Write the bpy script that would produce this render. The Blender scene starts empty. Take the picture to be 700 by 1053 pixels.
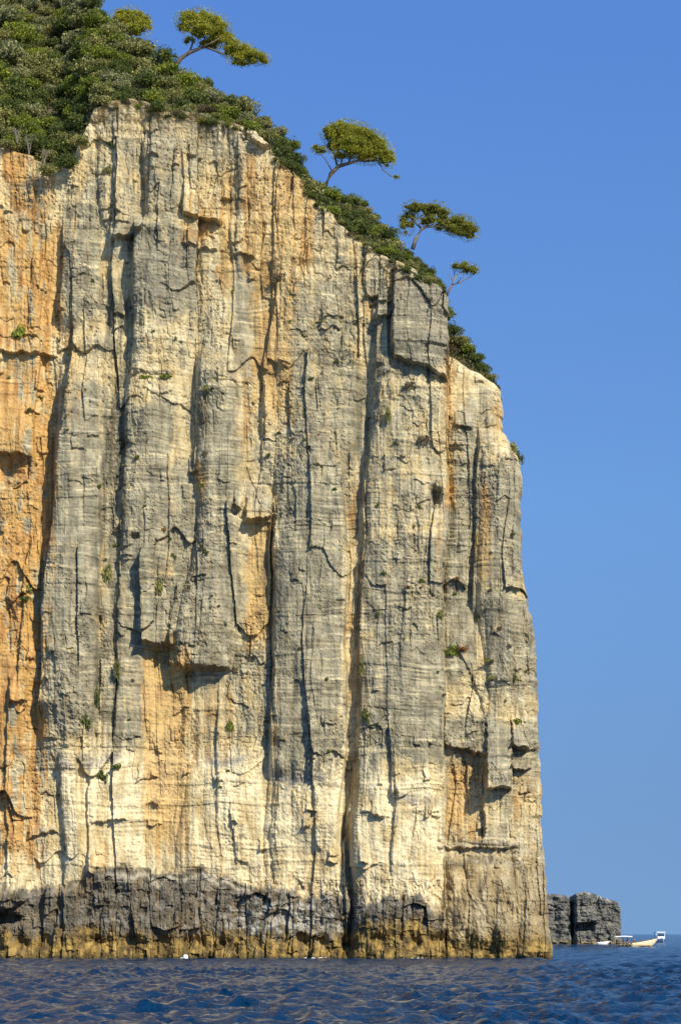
import bpy, math, random
import numpy as np

random.seed(7)
RNG = np.random.default_rng(7)
scene = bpy.context.scene
COL = scene.collection

# ------------------------------------------------------------------ camera geometry
F = 2250.0            # focal length in photo pixels (photo 700 x 1053)
CU, CV = 350.0, 960.5  # straight-ahead direction: horizon height
CAMZ = 2.1
Y0 = 190.0            # distance of the cliff foot
LEAN = 0.05           # the face leans back a little with height
KPX = Y0 / F          # metres per photo pixel at the face


def at(u, v, Y):
    """World point seen at photo pixel (u, v) at distance Y."""
    return np.array(((u - CU) / F * Y, Y, CAMZ + (CV - v) / F * Y))


def sstep(a, b, x):
    t = np.clip((x - a) / (b - a), 0, 1)
    return t * t * (3 - 2 * t)


# ------------------------------------------------------------------ noise
def _hash(ix, iy, seed):
    h = ix.astype(np.int64).astype(np.uint32) * np.uint32(374761393) + iy.astype(np.int64).astype(np.uint32) * np.uint32(668265263) + np.uint32((seed * 1442695041) & 0xFFFFFFFF)
    h = (h ^ (h >> np.uint32(13))) * np.uint32(1274126177)
    h = (h ^ (h >> np.uint32(16))) * np.uint32(2246822519)
    h = h ^ (h >> np.uint32(15))
    return (h & np.uint32(0xFFFFFF)).astype(np.float32) / np.float32(0xFFFFFF)


_TAB = {}


def noise(x, y, seed=0):
    """Gradient noise, about -1..1, on a wrapped random lattice."""
    x, y = np.broadcast_arrays(np.asarray(x, np.float32), np.asarray(y, np.float32))
    ox, oy = np.float32(seed * 0.377 % 7), np.float32(seed * 0.619 % 7)
    x = x + ox; y = y + oy
    ix, iy = np.floor(x), np.floor(y)
    fx, fy = x - ix, y - iy
    wx = fx * fx * fx * (fx * (fx * 6 - 15) + 10)
    wy = fy * fy * fy * (fy * (fy * 6 - 15) + 10)
    if seed not in _TAB:
        ang = np.random.default_rng(seed + 1000).random(512 * 512, dtype=np.float32) * np.float32(2 * math.pi)
        _TAB.clear()
        _TAB[seed] = (np.cos(ang), np.sin(ang))
    gx, gy = _TAB[seed]
    ix = ix.astype(np.int32) & 511; iy = iy.astype(np.int32) & 511
    ix1 = (ix + 1) & 511; iy = iy << 9; iy1 = (iy + 512) & (511 << 9)

    def g(k, px, py):
        return gx[k] * px + gy[k] * py
    a = g(iy + ix, fx, fy); b = g(iy + ix1, fx - 1, fy); c = g(iy1 + ix, fx, fy - 1); d = g(iy1 + ix1, fx - 1, fy - 1)
    return (a + (b - a) * wx + (c - a) * wy + (a - b - c + d) * wx * wy) * np.float32(1.55)


def fbm(x, y, seed=0, octv=4, gain=0.5):
    s, amp, tot = 0, 1.0, 0.0
    for o in range(octv):
        s = s + amp * noise(x * 2 ** o + 17.3 * o, y * 2 ** o - 9.1 * o, seed + o)
        tot += amp
        amp *= gain
    return s / tot * 1.25


def blocks(u, v, w, h, seed, warp=0.5):
    """Jointed rock: returns block value -1..1, tilt terms and distance (0..1) to the block edge."""
    uu = u + w * warp * noise(u / w * 0.7, v / (w * 5), seed + 11) + min(w * 0.07, 1.2) * noise(u / w * 2, v / (w * 1.5), seed + 12)
    i = np.floor(uu / w)
    fu = uu / w - i
    off = _hash(i, i * 0 + 3, seed) * h * 7
    hh = h * (0.6 + 0.9 * _hash(i, i * 0 + 5, seed))
    vv = v + off + h * 0.12 * noise(u / w * 1.5, v / h, seed + 13)
    j = np.floor(vv / hh)
    fv = vv / hh - j
    val = _hash(i, j, seed + 1) * 2 - 1
    t1 = (_hash(i, j, seed + 2) * 2 - 1) * (fu - 0.5)
    t2 = (_hash(i, j, seed + 3) * 2 - 1) * (fv - 0.5)
    eu = np.minimum(fu, 1 - fu) * w
    ev = np.minimum(fv, 1 - fv) * hh
    return val, t1, t2, eu, ev


# ------------------------------------------------------------------ object helpers
def tag(o, label=None, cat=None, group=None, kind=None):
    if label: o["label"] = label
    if cat: o["category"] = cat
    if group: o["group"] = group
    if kind: o["kind"] = kind
    return o


def raw_mesh(name, verts, quads, mat=None, smooth=False, colors=None):
    me = bpy.data.meshes.new(name)
    verts = np.asarray(verts, np.float32).reshape(-1, 3)
    quads = np.asarray(quads, np.int32)
    n = quads.shape[1]
    me.vertices.add(len(verts))
    me.vertices.foreach_set("co", verts.ravel())
    me.loops.add(quads.size)
    me.loops.foreach_set("vertex_index", quads.ravel())
    me.polygons.add(len(quads))
    me.polygons.foreach_set("loop_start", np.arange(0, quads.size, n, dtype=np.int32))
    me.polygons.foreach_set("use_smooth", np.full(len(quads), smooth, dtype=bool))
    me.update(calc_edges=True)
    me.validate()
    if colors is not None:
        a = me.color_attributes.new("stone", "FLOAT_COLOR", "POINT")
        c = np.ones((len(verts), 4), np.float32)
        cc = np.asarray(colors); c[:, :cc.shape[1]] = cc
        a.data.foreach_set("color", c.ravel())
    if mat: me.materials.append(mat)
    return me


def link(name, me, parent=None):
    o = bpy.data.objects.new(name, me)
    COL.objects.link(o)
    if parent: o.parent = parent
    return o


def empty(name, loc):
    o = bpy.data.objects.new(name, None)
    o.location = loc
    o.empty_display_size = 0.3
    COL.objects.link(o)
    return o


def grid_quads(R, C, flip=False):
    idx = np.arange(R * C).reshape(R, C)
    a, b, c, d = idx[:-1, :-1], idx[:-1, 1:], idx[1:, 1:], idx[1:, :-1]
    q = np.stack([a, d, c, b] if not flip else [a, b, c, d], -1)
    return q.reshape(-1, 4)


class MB:
    """Collects quads/polygons into one mesh."""
    def __init__(self):
        self.v, self.f = [], []

    def tube(self, pts, radii, n=7, cap=True):
        pts = [np.asarray(p, float) for p in pts]
        base = len(self.v)
        for k, p in enumerate(pts):
            t = pts[min(k + 1, len(pts) - 1)] - pts[max(k - 1, 0)]
            t /= np.linalg.norm(t) + 1e-9
            ref = np.array((0, 0, 1.0)) if abs(t[2]) < 0.9 else np.array((1.0, 0, 0))
            a = np.cross(t, ref); a /= np.linalg.norm(a)
            b = np.cross(t, a)
            for s in range(n):
                ang = 2 * math.pi * s / n
                self.v.append(p + radii[k] * (math.cos(ang) * a + math.sin(ang) * b))
        for k in range(len(pts) - 1):
            for s in range(n):
                s2 = (s + 1) % n
                self.f.append((base + k * n + s, base + k * n + s2, base + (k + 1) * n + s2, base + (k + 1) * n + s))
        if cap:
            self.f.append(tuple(base + s for s in range(n))[::-1])
            self.f.append(tuple(base + (len(pts) - 1) * n + s for s in range(n)))
        return self

    def loft(self, rings, cap=True):
        base = len(self.v); n = len(rings[0])
        for r in rings:
            for p in r: self.v.append(np.asarray(p, float))
        for k in range(len(rings) - 1):
            for s in range(n):
                s2 = (s + 1) % n
                self.f.append((base + k * n + s, base + k * n + s2, base + (k + 1) * n + s2, base + (k + 1) * n + s))
        if cap:
            self.f.append(tuple(base + s for s in range(n))[::-1])
            self.f.append(tuple(base + (len(rings) - 1) * n + s for s in range(n)))
        return self

    def box(self, c, s, bev=0.08):
        """Chamfered box by lofting inset rings."""
        cx, cy, cz = c; sx, sy, sz = (q / 2 for q in s)
        b = min(bev, sx * .45, sy * .45, sz * .45)

        def ring(z, ix):
            x, y = sx - ix, sy - ix
            return [(cx - x + b, cy - y, z), (cx + x - b, cy - y, z), (cx + x, cy - y + b, z), (cx + x, cy + y - b, z),
                    (cx + x - b, cy + y, z), (cx - x + b, cy + y, z), (cx - x, cy + y - b, z), (cx - x, cy - y + b, z)]
        return self.loft([ring(cz - sz, b * .7), ring(cz - sz + b, 0), ring(cz + sz - b, 0), ring(cz + sz, b * .7)])

    def build(self, name, mat, parent=None, smooth=False, origin=(0, 0, 0)):
        me = bpy.data.meshes.new(name)
        o_ = np.asarray(origin, float)
        me.from_pydata([tuple(np.asarray(p) - o_) for p in self.v], [], self.f)
        me.validate()
        for p in me.polygons: p.use_smooth = smooth
        me.materials.append(mat)
        return link(name, me, parent)


# ------------------------------------------------------------------ materials
def new_mat(name):
    m = bpy.data.materials.new(name)
    m.use_nodes = True
    nt = m.node_tree
    b = nt.nodes["Principled BSDF"]
    return m, nt, b


def N(nt, typ, **kw):
    n = nt.nodes.new(typ)
    for k, val in kw.items():
        if k in n.inputs: n.inputs[k].default_value = val
        else: setattr(n, k, val)
    return n


def ramp(nt, stops):
    r = nt.nodes.new("ShaderNodeValToRGB")
    e = r.color_ramp.elements
    while len(e) < len(stops): e.new(0.5)
    for k, (p, c) in enumerate(stops):
        e[k].position = p
        e[k].color = (*c, 1) if len(c) == 3 else c
    return r


def mixrgb(nt, mode, fac, a, b):
    m = nt.nodes.new("ShaderNodeMix"); m.data_type = "RGBA"; m.blend_type = mode
    for sock, val in ((m.inputs[0], fac), (m.inputs[6], a), (m.inputs[7], b)):
        if hasattr(val, "is_output") or isinstance(val, bpy.types.NodeSocket): nt.links.new(val, sock)
        elif isinstance(val, tuple): sock.default_value = (*val, 1)
        else: sock.default_value = val
    return m.outputs[2]


def rock_material(name, bump=0.45):
    m, nt, b = new_mat(name)
    L = nt.links.new
    at_ = N(nt, "ShaderNodeAttribute", attribute_name="stone")
    geo = N(nt, "ShaderNodeNewGeometry")
    pos = geo.outputs["Position"]
    # thin vertical weather streaks, grain at two sizes
    mp = N(nt, "ShaderNodeMapping"); mp.inputs["Scale"].default_value = (2.2, 2.2, 0.16); L(pos, mp.inputs[0])
    n1 = N(nt, "ShaderNodeTexNoise", Scale=1.6, Detail=8.0, Roughness=0.65); L(mp.outputs[0], n1.inputs["Vector"])
    n2 = N(nt, "ShaderNodeTexNoise", Scale=3.6, Detail=7.0, Roughness=0.72); L(pos, n2.inputs["Vector"])
    n4 = N(nt, "ShaderNodeTexNoise", Scale=1.1, Detail=6.0, Roughness=0.68, Distortion=0.6); L(pos, n4.inputs["Vector"])
    # bedding: thin nearly level layers that sag and swell
    nw = N(nt, "ShaderNodeTexNoise", Scale=0.13, Detail=2.0); L(pos, nw.inputs["Vector"])
    wz = N(nt, "ShaderNodeVectorMath", operation="MULTIPLY_ADD"); L(nw.outputs["Color"], wz.inputs[0]); wz.inputs[1].default_value = (0, 0, 2.6); L(pos, wz.inputs[2])
    mp2 = N(nt, "ShaderNodeMapping"); mp2.inputs["Scale"].default_value = (0.13, 0.13, 3.4); L(wz.outputs[0], mp2.inputs[0])
    n3 = N(nt, "ShaderNodeTexNoise", Scale=1.2, Detail=4.0, Roughness=0.62, Distortion=0.15); L(mp2.outputs[0], n3.inputs["Vector"])
    r1 = ramp(nt, [(0.30, (0.74, 0.73, 0.72)), (0.55, (1.0, 1.0, 1.0)), (0.75, (1.16, 1.14, 1.08))]); L(n1.outputs["Fac"], r1.inputs[0])
    r2 = ramp(nt, [(0.32, (0.60, 0.58, 0.55)), (0.47, (0.98, 0.98, 0.97)), (0.66, (1.20, 1.20, 1.18))]); L(n2.outputs["Fac"], r2.inputs[0])
    r4 = ramp(nt, [(0.34, (0.72, 0.68, 0.62)), (0.50, (1.0, 1.0, 1.0)), (0.66, (1.14, 1.13, 1.10))]); L(n4.outputs["Fac"], r4.inputs[0])
    r3 = ramp(nt, [(0.36, (0.58, 0.57, 0.56)), (0.45, (0.92, 0.92, 0.92)), (0.55, (1.0, 1.0, 1.0)), (0.66, (1.55, 1.48, 1.30))]); L(n3.outputs["Fac"], r3.inputs[0])
    c = mixrgb(nt, "MULTIPLY", 0.8, at_.outputs["Color"], r1.outputs[0])
    c = mixrgb(nt, "MULTIPLY", 0.62, c, r2.outputs[0])
    c = mixrgb(nt, "MULTIPLY", 0.8, c, r4.outputs[0])
    c = mixrgb(nt, "MULTIPLY", at_.outputs["Alpha"], c, r3.outputs[0])
    L(c, b.inputs["Base Color"])
    b.inputs["Roughness"].default_value = 0.9
    b.inputs["Specular IOR Level"].default_value = 0.2
    bm_ = N(nt, "ShaderNodeMath", operation="MULTIPLY"); L(n3.outputs["Fac"], bm_.inputs[0]); L(at_.outputs["Alpha"], bm_.inputs[1])
    add = N(nt, "ShaderNodeMath", operation="ADD"); L(n2.outputs["Fac"], add.inputs[0]); L(bm_.outputs[0], add.inputs[1])
    bp = N(nt, "ShaderNodeBump", Strength=bump, Distance=0.22); L(add.outputs[0], bp.inputs["Height"])
    L(bp.outputs[0], b.inputs["Normal"])
    return m


def leaf_material(name, c_dark, c_mid, c_light, trans=0.33):
    m, nt, b = new_mat(name)
    L = nt.links.new
    geo = N(nt, "ShaderNodeNewGeometry")
    r = ramp(nt, [(0.0, c_dark), (0.5, c_mid), (1.0, c_light)])
    L(geo.outputs["Random Per Island"], r.inputs[0])
    n = N(nt, "ShaderNodeTexNoise", Scale=0.7, Detail=3.0); L(geo.outputs["Position"], n.inputs["Vector"])
    r2 = ramp(nt, [(0.35, (0.7, 0.74, 0.72)), (0.65, (1.25, 1.2, 1.1))]); L(n.outputs["Fac"], r2.inputs[0])
    c = mixrgb(nt, "MULTIPLY", 1.0, r.outputs[0], r2.outputs[0])
    L(c, b.inputs["Base Color"])
    b.inputs["Roughness"].default_value = 0.6
    b.inputs["Specular IOR Level"].default_value = 0.25
    tr = N(nt, "ShaderNodeBsdfTranslucent"); L(c, tr.inputs["Color"])
    mx = N(nt, "ShaderNodeMixShader"); mx.inputs[0].default_value = trans
    L(b.outputs[0], mx.inputs[1]); L(tr.outputs[0], mx.inputs[2])
    L(mx.outputs[0], nt.nodes["Material Output"].inputs["Surface"])
    return m


def plain_material(name, col, rough=0.6, var=0.25, scale=3.0, spec=0.3):
    m, nt, b = new_mat(name)
    L = nt.links.new
    tc = N(nt, "ShaderNodeTexCoord")
    n = N(nt, "ShaderNodeTexNoise", Scale=scale, Detail=6.0); L(tc.outputs["Object"], n.inputs["Vector"])
    r = ramp(nt, [(0.3, tuple(q * (1 - var) for q in col)), (0.7, tuple(min(1, q * (1 + var)) for q in col))])
    L(n.outputs["Fac"], r.inputs[0]); L(r.outputs[0], b.inputs["Base Color"])
    b.inputs["Roughness"].default_value = rough
    b.inputs["Specular IOR Level"].default_value = spec
    return m


M_ROCK = rock_material("limestone")
M_ROCK_FAR = rock_material("grey_limestone", 0.3)
M_SOIL = plain_material("soil", (0.09, 0.075, 0.04), 0.95, 0.4, 0.6)
M_BARK = plain_material("bark", (0.13, 0.10, 0.075), 0.9, 0.35, 4.0)
M_TWIG = plain_material("twig", (0.19, 0.165, 0.13), 0.9, 0.3, 4.0)
M_BARKPALE = plain_material("pale_bark", (0.17, 0.145, 0.115), 0.9, 0.3, 4.0)
LEAF = {
    "pine": leaf_material("pine_needles", (0.13, 0.15, 0.016), (0.30, 0.30, 0.03), (0.48, 0.45, 0.05)),
    "pinedark": leaf_material("dark_pine_needles", (0.085, 0.10, 0.016), (0.21, 0.215, 0.033), (0.36, 0.34, 0.055)),
    "dark": leaf_material("dark_leaves", (0.034, 0.052, 0.014), (0.095, 0.125, 0.028), (0.19, 0.215, 0.045)),
    "green": leaf_material("green_leaves", (0.07, 0.10, 0.014), (0.17, 0.21, 0.024), (0.33, 0.34, 0.04)),
    "olive": leaf_material("olive_leaves", (0.095, 0.10, 0.03), (0.24, 0.235, 0.07), (0.40, 0.37, 0.13)),
    "under": leaf_material("scrub_leaves", (0.035, 0.045, 0.016), (0.09, 0.10, 0.033), (0.18, 0.175, 0.07)),
    "grey": leaf_material("grey_green_leaves", (0.11, 0.12, 0.05), (0.25, 0.255, 0.11), (0.40, 0.39, 0.18)),
    "dry": leaf_material("dry_leaves", (0.07, 0.05, 0.03), (0.15, 0.11, 0.06), (0.25, 0.19, 0.10)),
    "rust": leaf_material("rusty_leaves", (0.12, 0.05, 0.02), (0.22, 0.10, 0.03), (0.30, 0.17, 0.05)),
}

# ------------------------------------------------------------------ cliff
# right-hand silhouette and rim of the rock, photo row -> photo column
EDGE = np.array([(96, 120), (104, 150), (112, 180), (120, 215), (128, 250), (136, 266), (150, 276), (165, 288), (178, 301), (195, 316), (212, 331),
                 (232, 353), (252, 376), (266, 400), (280, 424), (291, 441), (300, 456), (312, 459), (345, 460), (362, 463),
                 (370, 478), (380, 494), (390, 508), (400, 516), (420, 518), (440, 518), (452, 525), (466, 534), (490, 538), (520, 537),
                 (560, 537), (580, 538), (605, 543), (630, 549), (650, 552), (700, 556), (760, 557), (800, 559), (850, 560),
                 (890, 562), (930, 564), (960, 566), (975, 569), (990, 568), (1030, 566)], float)


def make_cliff():
    rows = np.concatenate([np.arange(96, 985, 0.78), np.arange(985, 1030, 2.0)])
    s = np.linspace(0, 1, 760)
    left = np.array([-200, -170, -140, -115, -95, -78, -64, -52, -42, -34, -28, -24])
    uR0 = np.interp(rows, EDGE[:, 0], EDGE[:, 1])
    jag = np.interp(rows, [96, 290, 330, 500, 1030], [5.5, 5.0, 3.0, 1.5, 1.3]) * fbm(rows / 15, rows * 0 + 3.3, 50, 5) + np.interp(rows, [300, 480], [1.8, 0.6]) * np.sign(noise(rows / 11, rows * 0 + 8, 51)) * sstep(0.1, 0.3, np.abs(noise(rows / 11, rows * 0 + 8, 51)))
    uR = uR0 + jag
    V = np.repeat(rows[:, None], len(s) + len(left), 1)
    U = np.concatenate([np.repeat(left[None, :], len(rows), 0), -20 + s[None, :] * (uR[:, None] + 20)], 1)
    V = V.astype(np.float32); U = U.astype(np.float32)
    R, C = U.shape
    wu = U + 1.1 * fbm(U / 14, V / 30, 60, 3) + 4.5 * noise(U / 70, V / 130, 62) + 2.0 * noise(U / 40, V / 60, 63)
    wv = V + 3.0 * fbm(U / 18, V / 14, 61, 3)

    d = np.zeros_like(U)
    crack = np.zeros_like(U)      # where joints open: lichen and soil collect there

    def jx(pts, v):
        p = np.array(pts, float)
        return np.interp(v, p[:, 0], p[:, 1])

    def joint(pts, A, W, G=0.4, ft=12, fb=12, gw=1.25, solid=0.0):
        nonlocal d, crack
        p = np.array(pts, float)
        v0, v1 = p[0, 0], p[-1, 0]
        uj = jx(pts, wv) + (1.0 * fbm(rows / 34, rows * 0 + p[0, 1], 71, 5))[:, None]
        x = wu - uj
        e = sstep(v0 - ft, v0 + ft, wv) * (1 - sstep(v1 - fb, v1 + fb, wv))
        if A > 0:
            prof = np.where(x > 0, np.exp(-np.maximum(x, 0) / W), np.exp(-np.maximum(-x, 0) / 0.6))
        else:
            prof = np.where(x < 0, np.exp(-np.maximum(-x, 0) / W), np.exp(-np.maximum(x, 0) / 0.6))
        d += abs(A) * prof * e
        vary = (0.08 + 0.92 * sstep(-0.05, 0.55, fbm(rows / 17, rows * 0 + p[0, 1] * 3.7, 72, 3)))[:, None]
        g = np.exp(-(x / gw) ** 2) * e * (solid + (1 - solid) * vary)
        d -= 0.5 * G * g
        crack = np.maximum(crack, g * min(1.0, G / 0.75))

    joint([(235, 66), (335, 63)], 0.8, 35, 0.5)
    joint([(345, 78), (420, 70), (515, 56), (600, 50), (735, 42)], 1.4, 60, 0.7)
    joint([(228, 141), (350, 139)], 1.7, 50, 0.6, 6, 30)
    joint([(350, 139), (430, 128), (520, 127), (640, 125), (765, 118)], 0.7, 40, 0.7)
    joint([(480, 108), (525, 106), (640, 103), (785, 97)], -0.8, 50, 0.8)
    joint([(380, 116), (500, 114)], -0.6, 30, 0.3)
    joint([(465, 173), (600, 172)], 0.4, 40, 0.6)
    joint([(570, 148), (592, 146), (664, 150)], 1.2, 30, 0.5, 10, 2)
    joint([(600, 184), (690, 177)], 0.5, 30, 0.6, 8, 3)
    joint([(365, 204), (487, 202)], 0.7, 40, 0.6)
    joint([(290, 286), (420, 268), (470, 268)], 0.5, 30, 0.4)
    joint([(395, 272), (530, 268)], 0.3, 22, 0.5)
    joint([(545, 284), (660, 280), (795, 276)], 0.9, 50, 0.5)
    joint([(300, 390), (390, 384), (500, 376), (600, 371), (700, 368), (780, 364), (870, 357), (990, 352)], 0.9, 80, 0.8, 30, 5)
    joint([(470, 352), (600, 356), (760, 352), (860, 349)], -1.1, 60, 0.3, 30, 20)
    joint([(300, 461), (390, 461), (600, 455), (780, 456), (870, 457), (990, 455)], -1.6, 80, 0.4, 20, 5)
    joint([(575, 454), (765, 453)], 0.2, 10, 0.9)
    joint([(448, 494), (500, 488), (625, 484)], 1.0, 30, 0.7)
    joint([(480, 526), (592, 526)], 0.3, 20, 0.7)
    joint([(600, 536), (700, 545)], 0.3, 20, 0.5)
    joint([(660, 470), (690, 480), (735, 498)], 0.3, 20, 0.6)
    joint([(272, 408), (362, 401)], 1.1, 60, 0.6)
    joint([(245, 373), (300, 373)], 0.8, 30, 0.6)
    joint([(125, 117), (240, 120)], 0.4, 25, 0.7)
    joint([(150, 150), (240, 151)], 0.6, 30, 0.6)
    joint([(140, 245), (275, 243)], 0.4, 20, 0.8)
    joint([(160, 187), (215, 190)], 0.5, 20, 0.4)
    joint([(170, 300), (240, 305)], 0.4, 20, 0.4)
    joint([(600, 417), (690, 411)], 0.2, 20, 0.3)
    joint([(520, 425), (575, 428)], 0.2, 20, 0.4)
    joint([(640, 326), (700, 322), (740, 325)], 0.2, 20, 0.3)
    joint([(560, 320), (610, 321)], 0.2, 20, 0.35)
    joint([(780, 65), (990, 67)], 0.6, 30, 0.9)
    joint([(800, 405), (900, 402)], 0.4, 25, 0.9)
    joint([(740, 500), (870, 494)], 0.5, 30, 0.8)
    joint([(800, 95), (905, 90)], 0.5, 25, 0.6)
    joint([(700, 12), (900, 8)], 0.5, 25, 0.6)
    joint([(560, 30), (700, 22)], 0.5, 30, 0.5)
    joint([(690, 148), (760, 150)], 0.4, 20, 0.4)
    joint([(700, 228), (850, 222)], 0.3, 25, 0.4)
    for uu_, a_ in ((20, .5), (38, .4), (90, .3), (116, .8), (148, .3), (194, .9), (225, .6), (250, .3), (276, .8), (300, .4), (322, .3), (385, .4), (410, .5), (432, .4), (478, .6), (505, .4), (535, .4)):
        joint([(908 + 6 * math.sin(uu_), uu_ + 2), (990, uu_ - 2 + 4 * math.sin(uu_ * 3))], 0.5 * a_ * (1 if uu_ % 2 else -1), 22, 0.2 + a_ * .5, 14, 5, 1.0)
    joint([(840, 359), (885, 361), (920, 361), (985, 354)], 0.0, 10, 3.0, 16, 4, 4.6, 0.85)
    joint([(880, 478), (925, 480), (965, 477)], 0.5, 25, 0.9)
    joint([(812, 496), (860, 494)], 0.3, 20, 0.8)

    rj = np.random.default_rng(5)
    for _ in range(28):      # short stray fractures
        u0 = rj.uniform(-10, 540); v0 = rj.uniform(140, 890); ln = rj.uniform(14, 60); sl = rj.normal() * 0.28
        joint([(v0, u0), (v0 + ln / 2, u0 + sl * ln / 2), (v0 + ln, u0 + sl * ln + rj.normal() * 3)], rj.uniform(-.22, .25), rj.uniform(8, 25), rj.uniform(.12, .36), 4, 5, rj.uniform(.7, 1.2))

    def pillar(pts, A, ft=30, fb=30, skew=0.25, p=2.2):
        """A broad rounded buttress between two edges that may wander: pts = (row, left, right)."""
        nonlocal d
        q = np.array(pts, float)
        l = np.interp(rows, q[:, 0], q[:, 1])[:, None]; r = np.interp(rows, q[:, 0], q[:, 2])[:, None]
        x = np.clip((wu - 0.5 * (l + r)) / (0.5 * (r - l)), -1, 1)
        prof = (1 - np.abs(x) ** p) ** (1 / 1.6) * (1 - skew * 0.5 * x)
        e = (sstep(q[0, 0] - ft, q[0, 0] + ft, rows) * (1 - sstep(q[-1, 0] - fb, q[-1, 0] + fb, rows)))[:, None]
        d += A * prof * e

    pillar([(390, 62, 112), (520, 52, 107), (640, 47, 104), (770, 40, 100)], 1.7)
    pillar([(238, 141, 206), (330, 140, 204), (430, 130, 204)], 1.2, 4, 60)
    pillar([(410, 128, 176), (590, 128, 174)], 1.0, 30, 20)
    pillar([(380, 204, 250), (520, 204, 250), (690, 180, 240)], 1.2)
    pillar([(260, 290, 374), (480, 284, 368)], 0.9, 40, 40)
    pillar([(470, 282, 354), (640, 281, 356), (800, 276, 352), (900, 270, 352)], 1.4, 50, 60)
    pillar([(390, 386, 460), (500, 378, 459), (640, 371, 455), (800, 363, 456), (920, 360, 457), (995, 355, 456)], 1.6, 30, 5, 0.1)
    pillar([(420, 458, 493), (500, 458, 490), (720, 455, 484)], 0.9)
    pillar([(460, 490, 545), (600, 486, 548), (720, 500, 570)], 1.0)
    pillar([(120, 100, 150), (240, 104, 142)], 0.7)
    pillar([(130, 151, 192), (235, 150, 190)], 0.7)
    pillar([(170, 246, 310), (290, 243, 300)], 0.7)
    pillar([(240, 205, 246), (400, 205, 268)], 0.7)
    pillar([(250, 64, 104), (340, 63, 106)], 0.9)
    pillar([(420, -30, 60), (560, -30, 50), (760, -40, 44)], 0.8)
    pillar([(780, 66, 150), (905, 66, 150)], 0.9, 30, 20)
    pillar([(780, 190, 280), (905, 180, 276)], 0.8, 30, 20)
    pillar([(880, 456, 480), (970, 455, 479)], 0.9, 8, 8)
    pillar([(890, 480, 530), (970, 478, 530)], 0.9, 8, 8)
    pillar([(870, 525, 575), (985, 528, 590)], 0.9, 20, 8)
    wu_all, wv_all, U_all = wu, wv, U

    def roof(u0, u1, vt, vb, A, tilt=0.0, side=1.2, power=1.4):
        """Rock that bulges out downwards and breaks off at an overhang."""
        nonlocal d
        k0, k1 = np.searchsorted(rows, (vt - 12 - abs(tilt) * 40, vb + 12 + abs(tilt) * 40))
        if k1 - k0 < 2: return
        sl_ = slice(k0, k1)
        wu, wv, U = wu_all[sl_], wv_all[sl_], U_all[sl_]
        vbot = vb + tilt * (wu - 0.5 * (u0 + u1)) + 2.6 * fbm(U / 8, U * 0 + vb, 81, 4)
        wu = wu + 1.6 * fbm(wv / 7, wv * 0 + u0, 82, 2)
        t = np.clip((wv - vt) / np.maximum(vbot - vt, 1), 0, 1)
        m = sstep(u0 - side, u0 + side, wu) * (1 - sstep(u1 - side, u1 + side, wu))
        d[sl_] += A * t ** power * (1 - sstep(-0.5, 0.9, wv - vbot)) * m

    roof(179, 237, 592, 686, 1.15, 0.10)
    roof(149, 181, 600, 664, 0.8, 0.02)
    roof(188, 229, 190, 227, 1.2, 0.25)
    roof(114, 151, 212, 247, 1.0, -0.12)
    roof(258, 278, 131, 151, 1.1, 0.35)
    roof(375, 389, 288, 309, 0.8)
    roof(383, 402, 310, 332, 0.8)
    roof(403, 459, 280, 385, 1.3, 0.40, 1.2, 1.0)
    roof(246, 254, 500, 524, 0.9, 0.5)
    roof(258, 281, 500, 537, 1.1, -0.15)
    roof(-30, 57, 290, 364, 0.9, 0.03, 6)
    roof(-30, 33, 410, 468, 0.7, 0.15, 4)
    roof(62, 84, 330, 360, 0.4)
    roof(499, 525, 738, 811, 2.2, 0.05, 0.8, 0.8)
    roof(457, 499, 715, 771, 1.0, 0.25, 0.8, 0.9)
    roof(525, 544, 735, 768, 1.5, 0.15, 0.8, 0.8)
    roof(524, 546, 774, 791, 1.0, 0.1, 0.8, 0.7)
    roof(455, 530, 800, 872, 0.6, 0.0, 8)
    roof(470, 488, 422, 443, 0.6, 0.3)
    roof(196, 208, 462, 488, 0.6)
    roof(230, 241, 188, 207, 0.6)
    roof(190, 226, 240, 258, 0.5, 0.1)
    roof(240, 262, 232, 266, 0.5, 0.2)
    roof(-30, 30, 880, 938, 1.3, -0.35, 6)
    roof(14, 31, 690, 722, 0.6)
    roof(330, 350, 300, 330, 0.3)
    roof(98, 132, 820, 845, 0.45, -0.12, 3)
    roof(30, 60, 845, 858, 0.5, -0.25, 2)
    roof(128, 178, 366, 387, 0.22, 0.1, 6)
    roof(148, 204, 392, 416, 0.22, 0.4, 5)
    roof(212, 262, 372, 396, 0.15, 0.05, 6)
    rr = np.random.default_rng(21)
    for _ in range(210):
        uu_ = rr.uniform(-20, 545); vv_ = rr.uniform(150, 900); w_ = rr.uniform(4, 15); h_ = rr.uniform(6, 34)
        if 400 < uu_ < 460 and 280 < vv_ < 390: continue
        rough = 1.0 if (vv_ < 330 or vv_ > 760 or uu_ < 60) else 0.6
        roof(uu_ - w_ / 2, uu_ + w_ / 2, vv_ - h_, vv_, rr.uniform(0.12, 0.5) * rough, rr.uniform(-.25, .35), 1.0)

    for pu, pv, ru, rv, a in ((443, 514, 6, 11, 1.6), (14, 486, 17, 15, 1.1), (4, 944, 22, 7, 1.6), (140, 556, 4, 4, .7), (104, 640, 3, 5, .6), (245, 527, 4, 5, .7),
                              (335, 545, 3, 9, .4), (318, 470, 3, 4, .4), (60, 930, 5, 14, .5), (118, 915, 5, 6, .4), (160, 905, 4, 3, .2), (26, 560, 6, 20, .5), (12, 640, 6, 14, .5)):
        k0, k1 = np.searchsorted(rows, (pv - 3 * rv - 8, pv + 3 * rv + 8))
        pw = 0.45 * fbm(U[k0:k1] / (ru * 0.9), V[k0:k1] / (rv * 0.9), int(pu) + 700, 4)
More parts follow.
